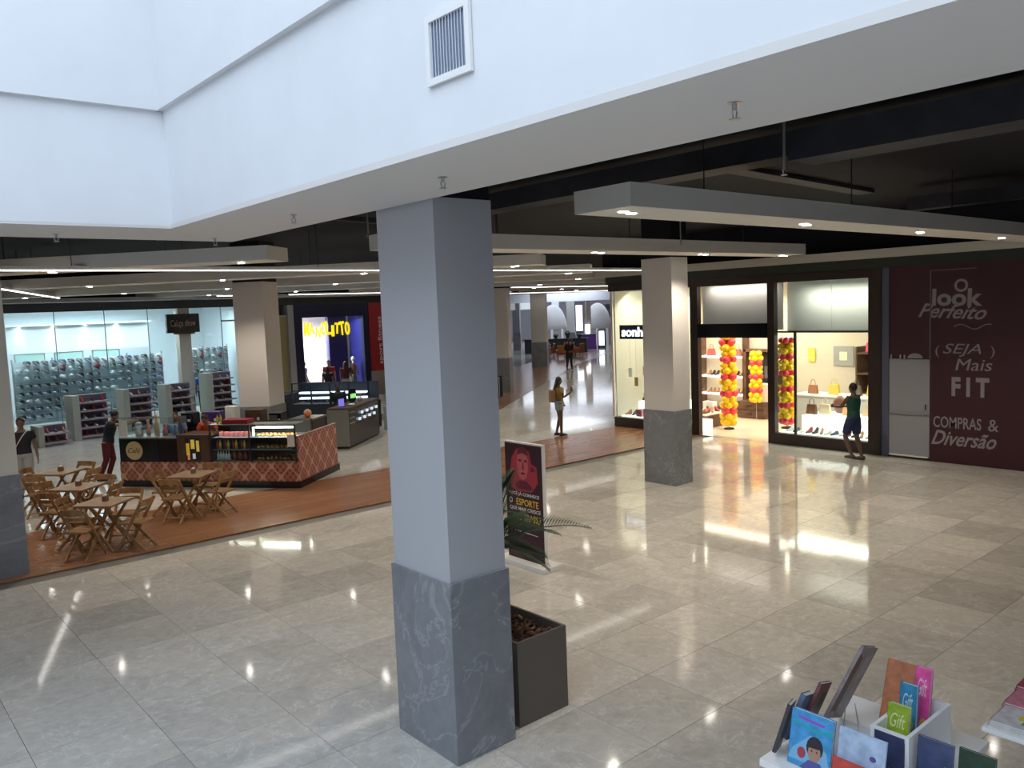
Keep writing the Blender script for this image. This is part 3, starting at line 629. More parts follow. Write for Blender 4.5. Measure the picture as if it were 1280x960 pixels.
for k in range(6):
    shoe(('tan', 'blackheel')[k % 2], (19.6, 11.8 + (.12 if k % 2 else -.12), 1.03 + .3 * (k // 2)), 1.2, ('tan heeled shoe' if k % 2 == 0 else 'black heeled shoe') + ' hanging on the chrome rack', 'shoes on the chrome rack', tilt=.6)
# ================================================================== LEFT SHOP ROW (front plane Y = 31.8, faces -Y)
YF = 31.8
LX, LZ = (1, 0, 0), (0, 0, 1)
struct('soffit_left_shops', MB().box(-12, 30.2, 4.36, 20.2, 31.9, 4.48), mat('soffit_warm_grey', (.38, .36, .34), .7))
struct('trim_left_fascia', box(-12, 31.65, 4.06, 20.2, 31.9, 4.36), mat('dark_fascia', (.035, .038, .045), .5))
struct('wall_above_left_shops', box(-12, 31.75, 4.48, 20.2, 31.95, 5.4), BLACKC)
WALLC = mat('shop_pillar_cream', (.47, .44, .37), .6)
struct('wall_left_edge', box(-12, 31.7, 0, 5.0, 31.95, 4.06), WALLC)
struct('trim_shop_pillar', MB().box(10.62, 31.5, 0, 11.05, 31.95, 4.06).box(13.05, 31.6, 0, 13.45, 31.95, 4.06), WALLC)
struct('wall_between_shops', MB().box(13.45, 31.75, 0, 14.68, 31.95, 4.06).box(15.05, 31.6, 0, 15.3, 31.95, 4.06), mat('shop_wall_grey', (.40, .38, .37), .6))
dd = struct('door_2', box(14.68, 31.78, 0, 15.05, 31.9, 3.6), mat('ochre_door', (.40, .31, .14), .5)); box(14.65, 31.76, 3.6, 15.08, 31.9, 3.66).build('door_frame', WALLC, dd)
struct('wall_shoe_shop_back', box(5.0, 37.0, 0, 14.6, 37.2, 4.3), mat('cool_white_wall', (.66, .72, .75), .6))
struct('wall_shoe_shop_left', box(4.8, 31.95, 0, 5.0, 37.2, 4.3), WHITE)
struct('wall_shoe_shop_right', box(13.5, 31.95, 0, 13.65, 37.2, 4.3), mat('cool_white_wall2', (.60, .66, .69), .6))
struct('ceiling_shoe_shop', box(4.8, 31.9, 4.25, 14.6, 37.2, 4.35), WHITE)
struct('trim_shoe_shop_valance', MB().box(5.0, 34.4, 2.62, 10.4, 34.5, 3.6).box(5.0, 34.0, 3.6, 10.4, 34.5, 3.66), mat('valance_white', (.72, .76, .78), .6))
sw = thing('storefront', 'tall cool glass front of the bright shoe shop on the left', 'storefront', (8.0, YF, 0))
for a, b in ((5.0, 6.55), (6.57, 8.15), (8.17, 9.62), (9.64, 10.62), (11.05, 12.35), (12.37, 12.92)): P('glass_pane', a, YF + .02, .04, b, YF + .032, 4.06, GLC, sw)
for x in (6.56, 8.16, 9.63, 12.36): P('glass_joint', x - .012, YF, .0, x + .012, YF + .05, 4.06, mat('joint_grey', (.2, .26, .28), .4), sw)
P('bottom_rail', 5.0, YF, 0, 10.62, YF + .05, .05, STEEL, sw); P('door_frame', 12.9, YF, 0, 12.97, YF + .06, 3.55, STEEL, sw); P('door_frame', 12.36, YF, 3.5, 12.97, YF + .06, 3.56, STEEL, sw)
for k, x in enumerate((5.9, 7.0, 8.1, 9.2)):
    t = thing('valance_lamp', ['first', 'second', 'third', 'fourth'][k] + ' small spotlight from the left along the white valance of the shoe shop', 'lamp', (x, 34.25, 3.6))
    MB().tube([(0, 0, 0), (0, 0, -.03)], .06, 12).build('rim', WHITE, t); MB().tube([(0, 0, -.03), (0, 0, -.036)], .045, 12).build('lens', LENS, t)
    l = bpy.data.lights.new('valance_beam', 'SPOT'); l.energy = 24; l.spot_size = 1.0; l.spot_blend = .6; l.color = (.85, .97, 1); l.shadow_soft_size = .05
    lo = bpy.data.objects.new('beam', l); C.objects.link(lo); lo.parent = t; lo.location = (0, -.02, -.05); lo.rotation_euler = (.18, 0, 0)
for k, (x, y) in enumerate(((5.7, 32.6), (7.6, 32.6), (8.6, 32.6), (9.5, 32.6), (10.2, 32.6), (12.0, 32.6))):
    t = thing('shop_ceiling_lamp', ['round ceiling lamp behind the left end of the cool glass front', 'second ceiling lamp behind the cool glass front', 'third ceiling lamp behind the cool glass front', 'fourth ceiling lamp behind the cool glass front', 'fifth ceiling lamp behind the cool glass front, next to the cream pillar', 'ceiling lamp above the blue shirted person'][k], 'ceiling light', (x, y, 4.25), 0)
    MB().tube([(0, 0, 0), (0, 0, -.05)], .17, 16).build('rim', WHITE, t); MB().tube([(0, 0, -.05), (0, 0, -.06)], .15, 16).build('lens', LENS, t)
# glass shoe racks
GRACK = glass('rack_glass', (.9, .97, .98), .06)
def shoe_rack(x0, x1, y, rows, cols, lab, zb, dz):
    t = thing('shoe_rack', lab, 'rack', ((x0 + x1) / 2, y, 0)); cx = (x0 + x1) / 2
    for r in range(rows): box(x0 - cx, -.12, zb + r * dz - .012, x1 - cx, .14, zb + r * dz).build('shelf', GRACK, t)
    n = max(2, int((x1 - x0) / 1.1))
    for k in range(n + 1): MB().tube([(x0 - cx + (x1 - x0) * k / n, .15, 0), (x0 - cx + (x1 - x0) * k / n, .15, zb + rows * dz)], .025, 6).build('upright', STEEL, t)
    box(x0 - cx, .16, .05, x1 - cx, .18, zb + rows * dz - .1).build('back_panel', mat('rack_back', (.60, .68, .73), .5), t)
    box(x0 - cx, -.35, 0, x1 - cx, .14, .16).build('plinth', WHITE, t)
    rr = random.Random(int(x0 * 10))
    for r in range(rows):
        for c_ in range(cols):
            if rr.random() < .08: continue
            kk = rr.choice(('black', 'black', 'black', 'blue', 'blue', 'grey', 'white') if r != rows - 2 else ('black', 'red', 'white', 'grey'))
            x = x0 + (x1 - x0) * (c_ + .5) / cols
            shoe(kk, (x, y, zb + r * dz), -2.2 + rr.uniform(-.15, .15), {'black': 'black', 'blue': 'dark blue', 'grey': 'grey', 'white': 'white', 'red': 'red'}[kk] + ' shoe, ' + SHF[r] + ' shelf of ' + lab, 'shoes on ' + lab, tilt=-.35, sc_=1.5)
shoe_rack(5.4, 10.45, 33.0, 8, 18, 'the wide rack behind the cool glass front', .30, .27)
shoe_rack(11.2, 13.2, 33.4, 7, 8, 'the narrow glass rack right of the cream pillar', .55, .29)
for k, x in enumerate((6.2, 7.5, 8.8)):
    t = thing('wall_mirror', ['left', 'middle', 'right'][k] + ' greenish lit panel above the shoe rack', 'mirror', (x, 34.48, 2.3)); box(-.5, -.02, -.3, .5, .0, .3).build('frame', STEEL, t); box(-.46, -.03, -.27, .46, -.02, .27).build('sheet', mat('mint_sheet', (.45, .66, .62), .2), t)
# projecting sign
t = thing('sign', 'dark rectangular sign on the cream pillar of the shoe shop', 'sign', (10.75, 31.42, 3.15))
box(-.60, -.07, 0, .60, .07, .70).build('board', BLACKG, t); box(-.35, -.05, -.06, .42, .05, 0).build('lower_bar', BROWNW, t)
text('letters', 'CaLça show', (-.46, -.072, .18), LX, LZ, .92, .30, mat('sign_dim_letters', (.34, .20, .17), .5), t, off=.01)
# shoe stands in front
def tier_stand(x, y, lab, tiers=5, w_=1.0, rz=.1):
    t = thing('shoe_stand', lab, 'stand', (x, y, 0), rz)
    box(-w_ * .62, -.35, 0, -w_ * .42, .35, tiers * .26 + .1).build('side_panel', mat('stand_beige', (.36, .36, .31), .6), t)
    for k in range(tiers):
        z = .08 + k * .26
        box(-w_ * .42, -.40 + .05 * k, z, w_ * .5, .35, z + .05).build('shelf', mat('stand_lilac', (.33, .26, .30), .5), t)
        box(-w_ * .42, .10, z + .05, w_ * .5, .35, z + .26).build('riser', mat('stand_dark', (.12, .09, .12), .5), t)
    rr = random.Random(int(x * 7))
    for k in range(tiers):
        for j in range(3):
            p = Matrix.Rotation(rz, 3, 'Z') @ Vector((-w_ * .22 + j * w_ * .28, -.16 + .04 * k, 0))
            kk = rr.choice(('red', 'grey', 'black', 'tan', 'white'))
            shoe(kk, (x + p.x, y + p.y, .13 + k * .26), -1.5, {'red': 'red', 'grey': 'grey', 'black': 'black', 'tan': 'tan', 'white': 'white'}[kk] + ' shoe, ' + SHF[k] + ' tier, ' + ('left', 'middle', 'right')[j] + ', of ' + lab, 'shoes on ' + lab)
tier_stand(6.7, 28.5, 'the lilac stand nearest to the wide shoe rack', 5, 1.05)
tier_stand(5.45, 27.9, 'the low stand beside the lilac one', 2, .8)
tier_stand(8.35, 29.3, 'the stand behind the reaching woman', 5, .95)
tier_stand(9.9, 29.9, 'the stand left of the cream pillar', 5, .95)
tier_stand(11.55, 30.3, 'the stand right of the cream pillar', 6, 1.0)
# children's shop: navy front
nf = thing('storefront', 'navy framed shop front with yellow lettering', 'storefront', (17.0, YF, 0))
P('left_frame', 15.32, YF - .1, 0, 15.72, YF + .1, 4.06, NAVY, nf); P('head', 15.72, YF - .1, 3.52, 18.85, YF + .1, 4.06, NAVY, nf)
P('blue_panel', 16.92, YF - .05, 0, 17.78, YF + .1, 3.52, BLUEP, nf); P('right_frame', 18.6, YF - .1, 0, 18.85, YF + .1, 3.52, NAVY, nf)
P('bottom_frame', 17.78, YF - .1, 0, 18.6, YF + .1, .25, NAVY, nf); P('window_mullion', 17.78, YF - .08, .25, 17.86, YF + .08, 3.52, mat('pale_mullion', (.45, .45, .5), .4), nf)
P('window_pane', 17.86, YF, .25, 18.6, YF + .01, 3.52, GL, nf)
lx = 15.76
for k, ch in enumerate('MANOLITTO'):
    lw = .11 if ch == 'I' else .225
    text('letter', ch, (lx - 17.0, -.13, 2.74 + .06 * math.sin(k * 2.3)), LX, LZ, lw, .52 + .08 * math.cos(k * 1.7), YEL, nf, ext=.03, off=.02, rot=.08 * math.sin(k * 1.9))
    lx += lw + .03
struct('wall_kids_shop_right', box(18.7, 31.95, 0, 19.1, 35.4, 4.1), BLUEP)
struct('wall_kids_shop', MB().box(15.3, 35.2, 0, 18.7, 35.4, 4.1).box(15.1, 31.95, 0, 15.3, 35.4, 4.1).box(15.1, 31.95, 3.55, 19.1, 35.4, 3.65), WHITE)
struct('wall_kids_window_back', box(17.5, 33.0, 0, 18.7, 33.1, 3.5), mat('window_back_blue', (.05, .06, .22), .5))
area('kids_window_light', (18.2, 32.4, 3.4), (.6, .5), 14, (.9, .9, 1.0))
rp = struct('wall_red_shop', box(18.9, YF - .1, 1.05, 20.2, YF + .1, 4.06), REDP)
o = text('lettering', 'sport fitness', (19.56, YF - .11, 1.35), LZ, (-1, 0, 0), 2.1, .26, mat('white_sign_letters', (.8, .75, .75), .5), rp, off=.01)
struct('wall_red_shop_base', box(18.9, YF - .1, 0, 20.2, YF + .1, 1.05), mat('pale_pink_wall', (.46, .36, .34), .6))
# far shop row along the corridor's own direction
q0 = Vector((20.2, 31.8, 0)); q1 = q0 + U * 55
m_ = MB(); D = U; Nn = V
def wallseg(a, b, z0, z1, m, name='wall_far_left'):
    p = q0 + U * a; q = q0 + U * b; 
    return struct(name, MB().obox(((p.x + q.x) / 2, (p.y + q.y) / 2, (z0 + z1) / 2), U, V, (0, 0, 1), (b - a) / 2, .1, (z1 - z0) / 2), m)
wallseg(0, 9, 0, 4.45, COLP2); wallseg(14.5, 19, 0, 4.45, mat('far_grey', (.28, .28, .31), .6)); wallseg(24.5, 26.0, 0, 4.45, COLP2); wallseg(9, 26, 3.4, 4.45, mat('far_dark_wine', (.05, .02, .035), .5))
wallseg(26, 44, 3.4, 4.45, WHITE)
for a, b, lab in ((9, 14.5, 'bright cool shop window far down the corridor, left one'), (19, 24.5, 'bright cool shop window far down the corridor, under the dark sign')):
    p = q0 + U * (a + b) / 2 + V * 1.5
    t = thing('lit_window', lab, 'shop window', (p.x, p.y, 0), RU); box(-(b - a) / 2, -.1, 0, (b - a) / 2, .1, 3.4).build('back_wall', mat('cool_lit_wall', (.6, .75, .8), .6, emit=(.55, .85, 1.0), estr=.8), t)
    for x in (-1.3, 0, 1.3): box(x - .03, -1.5, 0, x + .03, -1.44, 3.4).build('mullion', STEEL, t)
    for k in range(5): box(-2.2 + k * .95, -.9, 0, -1.7 + k * .95, -.5, 1.1 + .25 * (k % 2)).build('stock', mat('stock%d' % (k % 3), ((.08, .1, .12), (.3, .1, .12), (.25, .25, .2))[k % 3], .6), t)
t = thing('sign', 'white lit sign on the dark wine fascia in the far corridor', 'sign', tuple(q0 + U * 21.4 - V * .16) , RU); t.location.z = 3.62
box(-.9, -.06, 0, .9, .06, .5).build('light_box', mat('sign_white_panel', (1, 1, 1), .4, emit=(1, .97, .95), estr=2.5), t)
# far end: atrium with silvery domes
end = Vector((61, 62, 0))
struct('wall_far_end', MB().obox((66, 66, 4), Vector((1, -1, 0)), Vector((1, 1, 0)), (0, 0, 1), 26, .2, 4), mat('far_wall_lilac', (.40, .38, .43), .7))
struct('trim_far_fascia', MB().obox((44.5, 44.5, 4.25), Vector((1, -1, 0)), Vector((1, 1, 0)), (0, 0, 1), 12, .2, .32), mat('far_fascia_white', (.8, .82, .9), .6))
struct('ceiling_far_opening', box(46, 40, 5.32, 75, 75, 5.38), mat('far_skylight_white', (.9, .92, 1.0), .6, emit=(.85, .92, 1.0), estr=.35))
def far_dome(x, y, r, h, lab):
    t = thing('dome_stall', lab, 'dome', (x, y, 0), RU)
    rings = []
    for k in range(9):
        a = PI / 2 * k / 8; rings.append(((0, 0, 1.5 + (h - 1.5) * math.sin(a)), (1, 0, 0), (0, 1, 0), max(.02, r * math.cos(a)), max(.02, r * math.cos(a))))
    MB().loft(rings, 24).build('shell', mat('dome_silver', (.50, .50, .50), .35, .1), t, smooth=True)
    MB().tube([(0, 0, 0), (0, 0, 1.5)], r * .97, 24).build('wall_ring', mat('dome_base_lilac', (.33, .29, .31), .6), t)
    for k in range(8): MB().obox((r * 1.0 * math.cos(k * PI / 4), r * 1.0 * math.sin(k * PI / 4), .75), (math.cos(k * PI / 4), math.sin(k * PI / 4), 0), (-math.sin(k * PI / 4), math.cos(k * PI / 4), 0), (0, 0, 1), .06, .1, .75).build('rib', WHITE, t)
far_dome(52.3, 55.2, 1.25, 3.75, 'left large silvery dome structure in the far hall')
far_dome(54.0, 51.2, 1.2, 3.75, 'right large silvery dome structure in the far hall')
for k, (x, y, z0, z1, w_, col, e) in enumerate(((56.2, 60.8, .9, 3.9, .62, (.35, .8, .95), 1.0), (57.6, 57.1, 1.2, 3.6, .3, (.9, .95, 1.0), 1.6), (57.8, 53.5, 1.6, 3.6, .8, (.05, .07, .16), 0), (57.9, 57.4, .9, 3.9, .5, (.05, .04, .07), 0), (57.3, 60.0, 0, 4.4, .35, (.75, .78, .88), 0))):
    t = thing('far_panel', ['large turquoise lit panel in the far hall', 'narrow white lit opening in the far hall', 'dark blue board near the right end of the far hall', 'dark narrow niche in the far hall', 'white pilaster in the far hall'][k], 'panel', (x - 2.0, y - 2.0, 0), -PI / 4)
    box(-w_, -.1, z0, w_, .1, z1).build('sheet', mat('farsheet%d' % k, col, .5, emit=col, estr=e) if e else mat('farsheet%d' % k, col, .5), t)
    if k == 0:
        MB().tube([(-.5, -.16, 1.6), (-.5, -.1, 1.6)], .3, 20).build('round_logo', mat('dark_round', (.03, .02, .03), .5), t); box(-w_, -.12, z1 - .4, w_, .12, z1 + .1).build('top_band', mat('far_band', (.12, .14, .2), .5), t)
    if k == 2:
        for j in range(3): box(-.3, -.13, 1.0 + .85 * j - .6 + 1.0, .1, -.1, 1.5 + .85 * j - .6 + 1.0).build('dark_square', BLACKM, t)
# ================================================================== TABLES AND FOLDING CHAIRS
def make_chair():
    t = thing('folding_chair', 'x', 'chair', (0, 0, 0), 0, 'wooden folding chairs at the cafe tables')
    for s in (-1, 1):
        x = .20 * s
        MB().obox((x, -.015, .40), (1, 0, 0), (0, .46, -.80), (0, .80, .46), .014, .463, .021).build('long_leg', TEAKC, t)
        MB().obox((x - .03 * s, -.025, .215), (1, 0, 0), (0, -.43, -.43), (0, .43, -.43), .013, .302, .02).build('short_leg', TEAKC, t)
    m_ = MB(); m_.box(-.19, .18, .425, .19, .205, .45); m_.box(-.19, -.21, .425, .19, -.185, .45); m_.box(-.17, -.20, .425, -.145, .19, .44); m_.box(.145, -.20, .425, .17, .19, .44)
    for k in range(6): m_.box(-.19, -.2 + k * .067, .44, .19, -.2 + k * .067 + .052, .455)
    m_.build('seat', TEAKC, t)
    for z, h in ((.765, .05), (.655, .028)):
        P_ = [(-.21, -.235 + (.8 - z) * .5, z), (-.12, -.275 + (.8 - z) * .5, z), (0, -.29 + (.8 - z) * .5, z), (.12, -.275 + (.8 - z) * .5, z), (.21, -.235 + (.8 - z) * .5, z)]
        m_ = MB()
        for a, b in zip(P_[:-1], P_[1:]):
            a = Vector(a); b = Vector(b); m_.obox((a + b) / 2, b - a, (b - a).cross(Vector((0, 0, 1))), (0, 0, 1), (b - a).length / 2 + .003, .010, h)
        m_.build('backrest_rail', TEAKC, t)
    MB().tube([(-.2, .16, .10), (.2, .16, .10)], .011, 6).build('stretcher', TEAKC, t); MB().tube([(-.17, -.16, .10), (.17, -.16, .10)], .011, 6).build('stretcher', TEAKC, t)
    return t
def make_table():
    t = thing('folding_table', 'x', 'table', (0, 0, 0), 0, 'square wooden folding tables of the cafe')
    m_ = MB(); m_.box(-.37, -.37, .725, .37, .37, .75)
    for k in range(8): m_.box(-.39, -.39 + k * .0985, .742, .39, -.39 + k * .0985 + .092, .762)
    m_.build('tabletop', TEAKT, t)
    for s in (-1, 1):
        MB().obox((.28 * s, 0, .365), (1, 0, 0), (0, .62, .73), (0, -.73, .62), .016, .475, .022).build('leg', TEAKC, t)
        MB().obox((.245 * s, 0, .365), (1, 0, 0), (0, -.62, .73), (0, .73, .62), .016, .475, .022).build('leg', TEAKC, t)
    MB().tube([(-.28, 0, .365), (.28, 0, .365)], .011, 6).build('cross_bar', TEAKC, t)
    return t
TB = [((3.41, 14.2), 'nearest wooden cafe table at the left, by the strip edge', 'the nearest table'), ((3.42, 15.95), 'middle wooden cafe table of the row of three at left', 'the middle table'),
      ((3.55, 17.9), 'farthest wooden cafe table of the row of three at left', 'the farthest table'), ((5.24, 15.4), 'lone wooden cafe table in front of the kiosk', 'the lone table before the kiosk')]
SD = [(-1, 0, 'near left'), (0, -1, 'near right'), (0, 1, 'far left'), (1, 0, 'far right')]
ch0 = tb0 = nh0 = None
jr = random.Random(5)
for k, ((x, y), lab, sh) in enumerate(TB):
    t = tb0 = make_table() if tb0 is None else tb0
    if k: t = copy_tree(tb0)
    put(t, (x, y, 0.0), RU, lab); t.scale = (.84, .84, 1.0)
    if nh0 is None:
        nh0 = thing('napkin_holder', '', 'napkin holder', (0, 0, 0), 0, 'napkin holders'); box(-.055, -.035, 0, .055, .035, .085).build('box', mat('holder_brown', (.16, .09, .05), .5), nh0); box(-.045, -.018, .085, .045, .018, .105).build('napkins', PAPER, nh0); n_ = nh0
    else: n_ = copy_tree(nh0)
    put(n_, (x + .03, y + .02, .762), RU + .3, 'small brown napkin holder on ' + sh)
    for a, b, sn in SD:
        if ch0 is None: c_ = ch0 = make_chair()
        else: c_ = copy_tree(ch0)
        d = U * a * .52 + V * b * .52
        ang = math.atan2(-d.y, -d.x) - PI / 2 + jr.uniform(-.18, .18)
        put(c_, (x + d.x, y + d.y, 0.002), ang, 'wooden folding chair on the ' + sn + ' side of ' + sh)
# ================================================================== CAFE KIOSK
KZ = math.radians(-52.6); KO = Vector((7.63, 15.95, 0)); KX = Vector((math.cos(KZ), math.sin(KZ), 0)); KY = Vector((-math.sin(KZ), math.cos(KZ), 0))
def kw(x, y, z=0): return tuple(KO + KX * x + KY * y + Vector((0, 0, z)))
TILEP = damask('terracotta_pattern', (0.42, 0.17, 0.12), (0.60, 0.36, 0.27), (0.27, 0.075, 0.055))
kk_ = thing('cafe_kiosk', 'cafe kiosk with terracotta patterned panels, dark plinth and glass pastry display', 'kiosk', KO, KZ)
def kp(name, x0, y0, z0, x1, y1, z1, m, par=None, **k): return MB().box(x0, y0, z0, x1, y1, z1).build(name, m, par or kk_, **k)
MB().prism([(-4.30, -.03), (.03, -.03), (.03, 1.98), (-.2, 1.98), (-.2, .6), (-4.30, .6)], 0, .14).build('plinth', BLACKG, kk_)
kp('front_panel', -4.27, 0, .14, 0, .05, .55, TILEP); kp('side_panel', -.05, .05, .14, 0, 1.95, 1.08, TILEP); kp('side_cap', -.06, .04, 1.08, .01, 1.96, 1.10, mat('kiosk_cap', (.30, .22, .19), .5))
dp = kp('dark_front', -4.26, .01, .55, -2.82, .05, 1.08, BLACKG)
MB().tube([(-3.89, .01, .80), (-3.89, -.004, .80)], .205, 28).build('round_logo', mat('logo_cream', (.62, .48, .26), .5), dp)
text('logo_letters', 'Café', (-4.04, -.006, .75), LX, LZ, .30, .11, BROWNW, dp, ext=.002, shear=.3)
kp('dark_divider', -3.32, -.004, .56, -3.30, .01, 1.07, NAVY, dp)
bp_ = kp('brown_front', -2.82, -.01, .55, -2.05, .05, 1.10, BROWNW)
kp('poster', -2.62, -.014, .58, -2.26, -.01, 1.07, BLACKM, bp_)
for k, (x, z, w_, h_, c) in enumerate(((-2.56, .70, .08, .26, (.8, .5, .05)), (-2.44, .84, .09, .2, (.85, .65, .1)), (-2.32, .78, .07, .24, (.8, .6, .12)), (-2.42, .62, .07, .12, (.75, .75, .8)), (-2.55, .60, .06, .1, (.8, .25, .15)))):
    kp('poster_print', x - w_ / 2, -.017, z, x + w_ / 2, -.014, z + h_, mat('poster%d' % k, c, .5, emit=c, estr=.25), bp_)
kp('body', -4.24, .05, .14, -2.05, .6, 1.05, BLACKM); kp('display_base', -2.05, .05, .14, -.05, .85, .55, BLACKM)
kp('front_counter', -2.82, -.03, 1.10, -2.05, .62, 1.14, BROWNW)
# glass screen
for a, b in ((-4.26, -3.80), (-3.79, -3.05), (-3.04, -2.84)): kp('screen_pane', a, .02, 1.09, b, .03, 1.52, GL)
kp('price_sheet', -4.22, -.0, 1.12, -4.02, .01, 1.48, PAPER); kp('left_counter', -4.26, .0, 1.06, -2.84, .6, 1.09, STEEL)
kp('screen_rail', -4.26, .015, 1.52, -2.84, .035, 1.54, STEEL)
# display case
for x in (-2.04, -1.12, -.07): kp('case_post', x, .0, .55, x + .03, .03, 1.36, BLACKM)
for x in (-2.04, -.07): kp('case_end_post', x, .78, .55, x + .03, .81, 1.36, BLACKM)
kp('case_pane', -2.01, .01, .56, -1.12, .018, 1.34, GL); kp('case_pane', -1.09, .01, .56, -.07, .018, 1.34, GL); kp('case_end_pane', -.045, .03, .56, -.037, .78, 1.34, GL)
kp('case_top', -2.04, 0, 1.345, -.04, .40, 1.36, mat('case_top_glass', (.30, .34, .30), .15)); kp('case_back', -2.04, .79, .55, -.04, .80, 1.34, mat('case_back_dark', (.04, .04, .045), .3))
for z in (.80, 1.06): kp('case_shelf', -2.01, .05, z, -.07, .76, z + .012, mat('case_shelf_glass', (.25, .28, .34), .15))
kp('case_floor', -2.01, .04, .55, -.07, .78, .57, STEEL)
kp('light_bar', -.98, .06, 1.27, -.10, .10, 1.30, mat('case_light', (1, 1, 1), .4, emit=(1, .95, .8), estr=12)); kp('light_bar_short', -1.05, .06, 1.10, -1.02, .09, 1.29, mat('case_light2', (1, 1, 1), .4, emit=(.9, 1, .5), estr=3))
kp('notice_sheet', -.22, -.012, 1.0 - .12, -.06, -.0, 1.14, PAPER)
cl_ = bpy.data.lights.new('case_light', 'AREA'); cl_.shape = 'RECTANGLE'; cl_.size = .9; cl_.size_y = .05; cl_.energy = 9; cl_.color = (1, .93, .78)
lo = bpy.data.objects.new('case_glow', cl_); C.objects.link(lo); lo.parent = kk_; lo.location = (-.55, .13, 1.26)
cl2 = cl_.copy(); cl2.energy = 3.0; lo = bpy.data.objects.new('case_glow', cl2); C.objects.link(lo); lo.parent = kk_; lo.location = (-1.6, .13, 1.26)
pm = []
for k in range(2):
    b = MB(); b.ell((0, 0, .028), .06 + .015 * k, .035, .03, 8, 6); pm.append(b.mesh('pastry', mat('pastry%d' % k, ((.62, .30, .06), (.45, .20, .06))[k], .5), True))
for z, nx, x0, dx, nm in ((1.074, 9, -.98, .098, 'top shelf of the lit pastry case'), (.814, 8, -1.0, .11, 'middle shelf of the pastry case'), (.572, 9, -1.0, .10, 'floor of the pastry case')):
    for i in range(nx):
        for j in range(2):
            o = link('pastry', pm[(i * 7 + j) % 2]); o.location = kw(x0 + i * dx, .2 + .16 * j, z); o.rotation_euler = (0, 0, KZ + PI / 2 + .3 * (i % 3))
            tag(o, ('golden' if (i * 7 + j) % 2 == 0 else 'brown') + ' pastry on the ' + nm, 'pastry', 'pastries on the ' + nm)
b = MB(); b.tube([(0, 0, 0), (0, 0, .12), (0, 0, .15), (0, 0, .19)], [.028, .028, .012, .012], 8); bm_ = b.mesh('bottle', None, True)
BTM = [mat('bottle_white', (.75, .78, .85), .25), mat('bottle_red', (.5, .08, .08), .25), mat('bottle_dark', (.05, .03, .03), .2), mat('bottle_yellow', (.75, .6, .08), .3)]
bmes = []
for m in BTM:
    q = bm_.copy(); q.materials.append(m); bmes.append(q)
for z, n_, nm in ((.572, 13, 'bottom of the drinks case'), (.814, 12, 'middle shelf of the drinks case')):
    for i in range(n_):
        c = (0 if i < 5 else 1 + i % 2) if z < .6 else (1, 3, 2)[i % 3]
        o = link('bottle', bmes[c]); o.location = kw(-1.95 + i * .064, .16, z); tag(o, ('white', 'red', 'dark', 'yellow')[c] + ' bottle on the ' + nm, 'bottle', 'bottles on the ' + nm)
b = MB().box(-.05, -.04, 0, .05, .04, .10); pk = b.mesh('packet', mat('packet_pink', (.5, .15, .16), .5))
for i in range(6):
    o = link('packet', pk); o.location = kw(-1.85 + i * .12, .2, 1.074); o.rotation_euler = (0, 0, KZ); tag(o, 'pink packet on the top shelf of the drinks case', 'packet', 'pink packets in the drinks case')
# things on the counters
def simple(name, lab, cat, loc, rz, mb, m, **k):
    o = mb.build(name, m, None, **k); o.location = loc; o.rotation_euler = (0, 0, rz); return tag(o, lab, cat)
simple('tray', 'dark red flat box lid on top of the drinks case', 'tray', kw(-1.45, .2, 1.361), KZ, MB().box(-.30, -.15, 0, .30, .15, .09), mat('dark_red_cloth', (.30, .015, .04), .6), bevel=.01)
t = thing('yellow_bottle_pair', 'two small yellow squeeze bottles on top of the drinks case', 'bottle', kw(-1.9, .2, 1.36), KZ)
for x in (-.04, .04): MB().tube([(x, 0, 0), (x, 0, .13), (x, 0, .15), (x, 0, .19)], [.028, .028, .01, .006], 10).build('bottle_body', BTM[3], t, smooth=True)
for k, (x, y, c, h, r, lab) in enumerate(((-3.3, .3, (.5, .16, .2), .2, .05, 'pink filled jar behind the left screen'), (-3.1, .35, (.2, .3, .5), .18, .05, 'pale blue jar behind the left screen'), (-3.5, .3, (.62, .42, .25), .42, .05, 'tall beige stacked cone holder on the kiosk counter'), (-3.75, .35, (.62, .32, .26), .36, .045, 'brownish figure shaped cone stand at the kiosk left end'), (-3.95, .3, (.55, .58, .58), .22, .08, 'steel container behind the price sheet'), (-2.95, .35, (.08, .08, .09), .42, .04, 'dark tall grinder with white cap on the kiosk'))):
    t = thing('counter_jar', lab, 'container', kw(x, y, 1.092), KZ); m = mat('jar%d' % k, c, .35)
    MB().tube([(0, 0, 0), (0, 0, h * .55), (0, 0, h * .7), (0, 0, h)], [r, r * 1.1, r * .6, r * .9], 12).build('jar_body', m, t, smooth=True); MB().ell((0, 0, h + r * .5), r * .8, r * .8, r * .6, 10, 6).build('lid', PAPER if k == 5 else m, t, smooth=True)
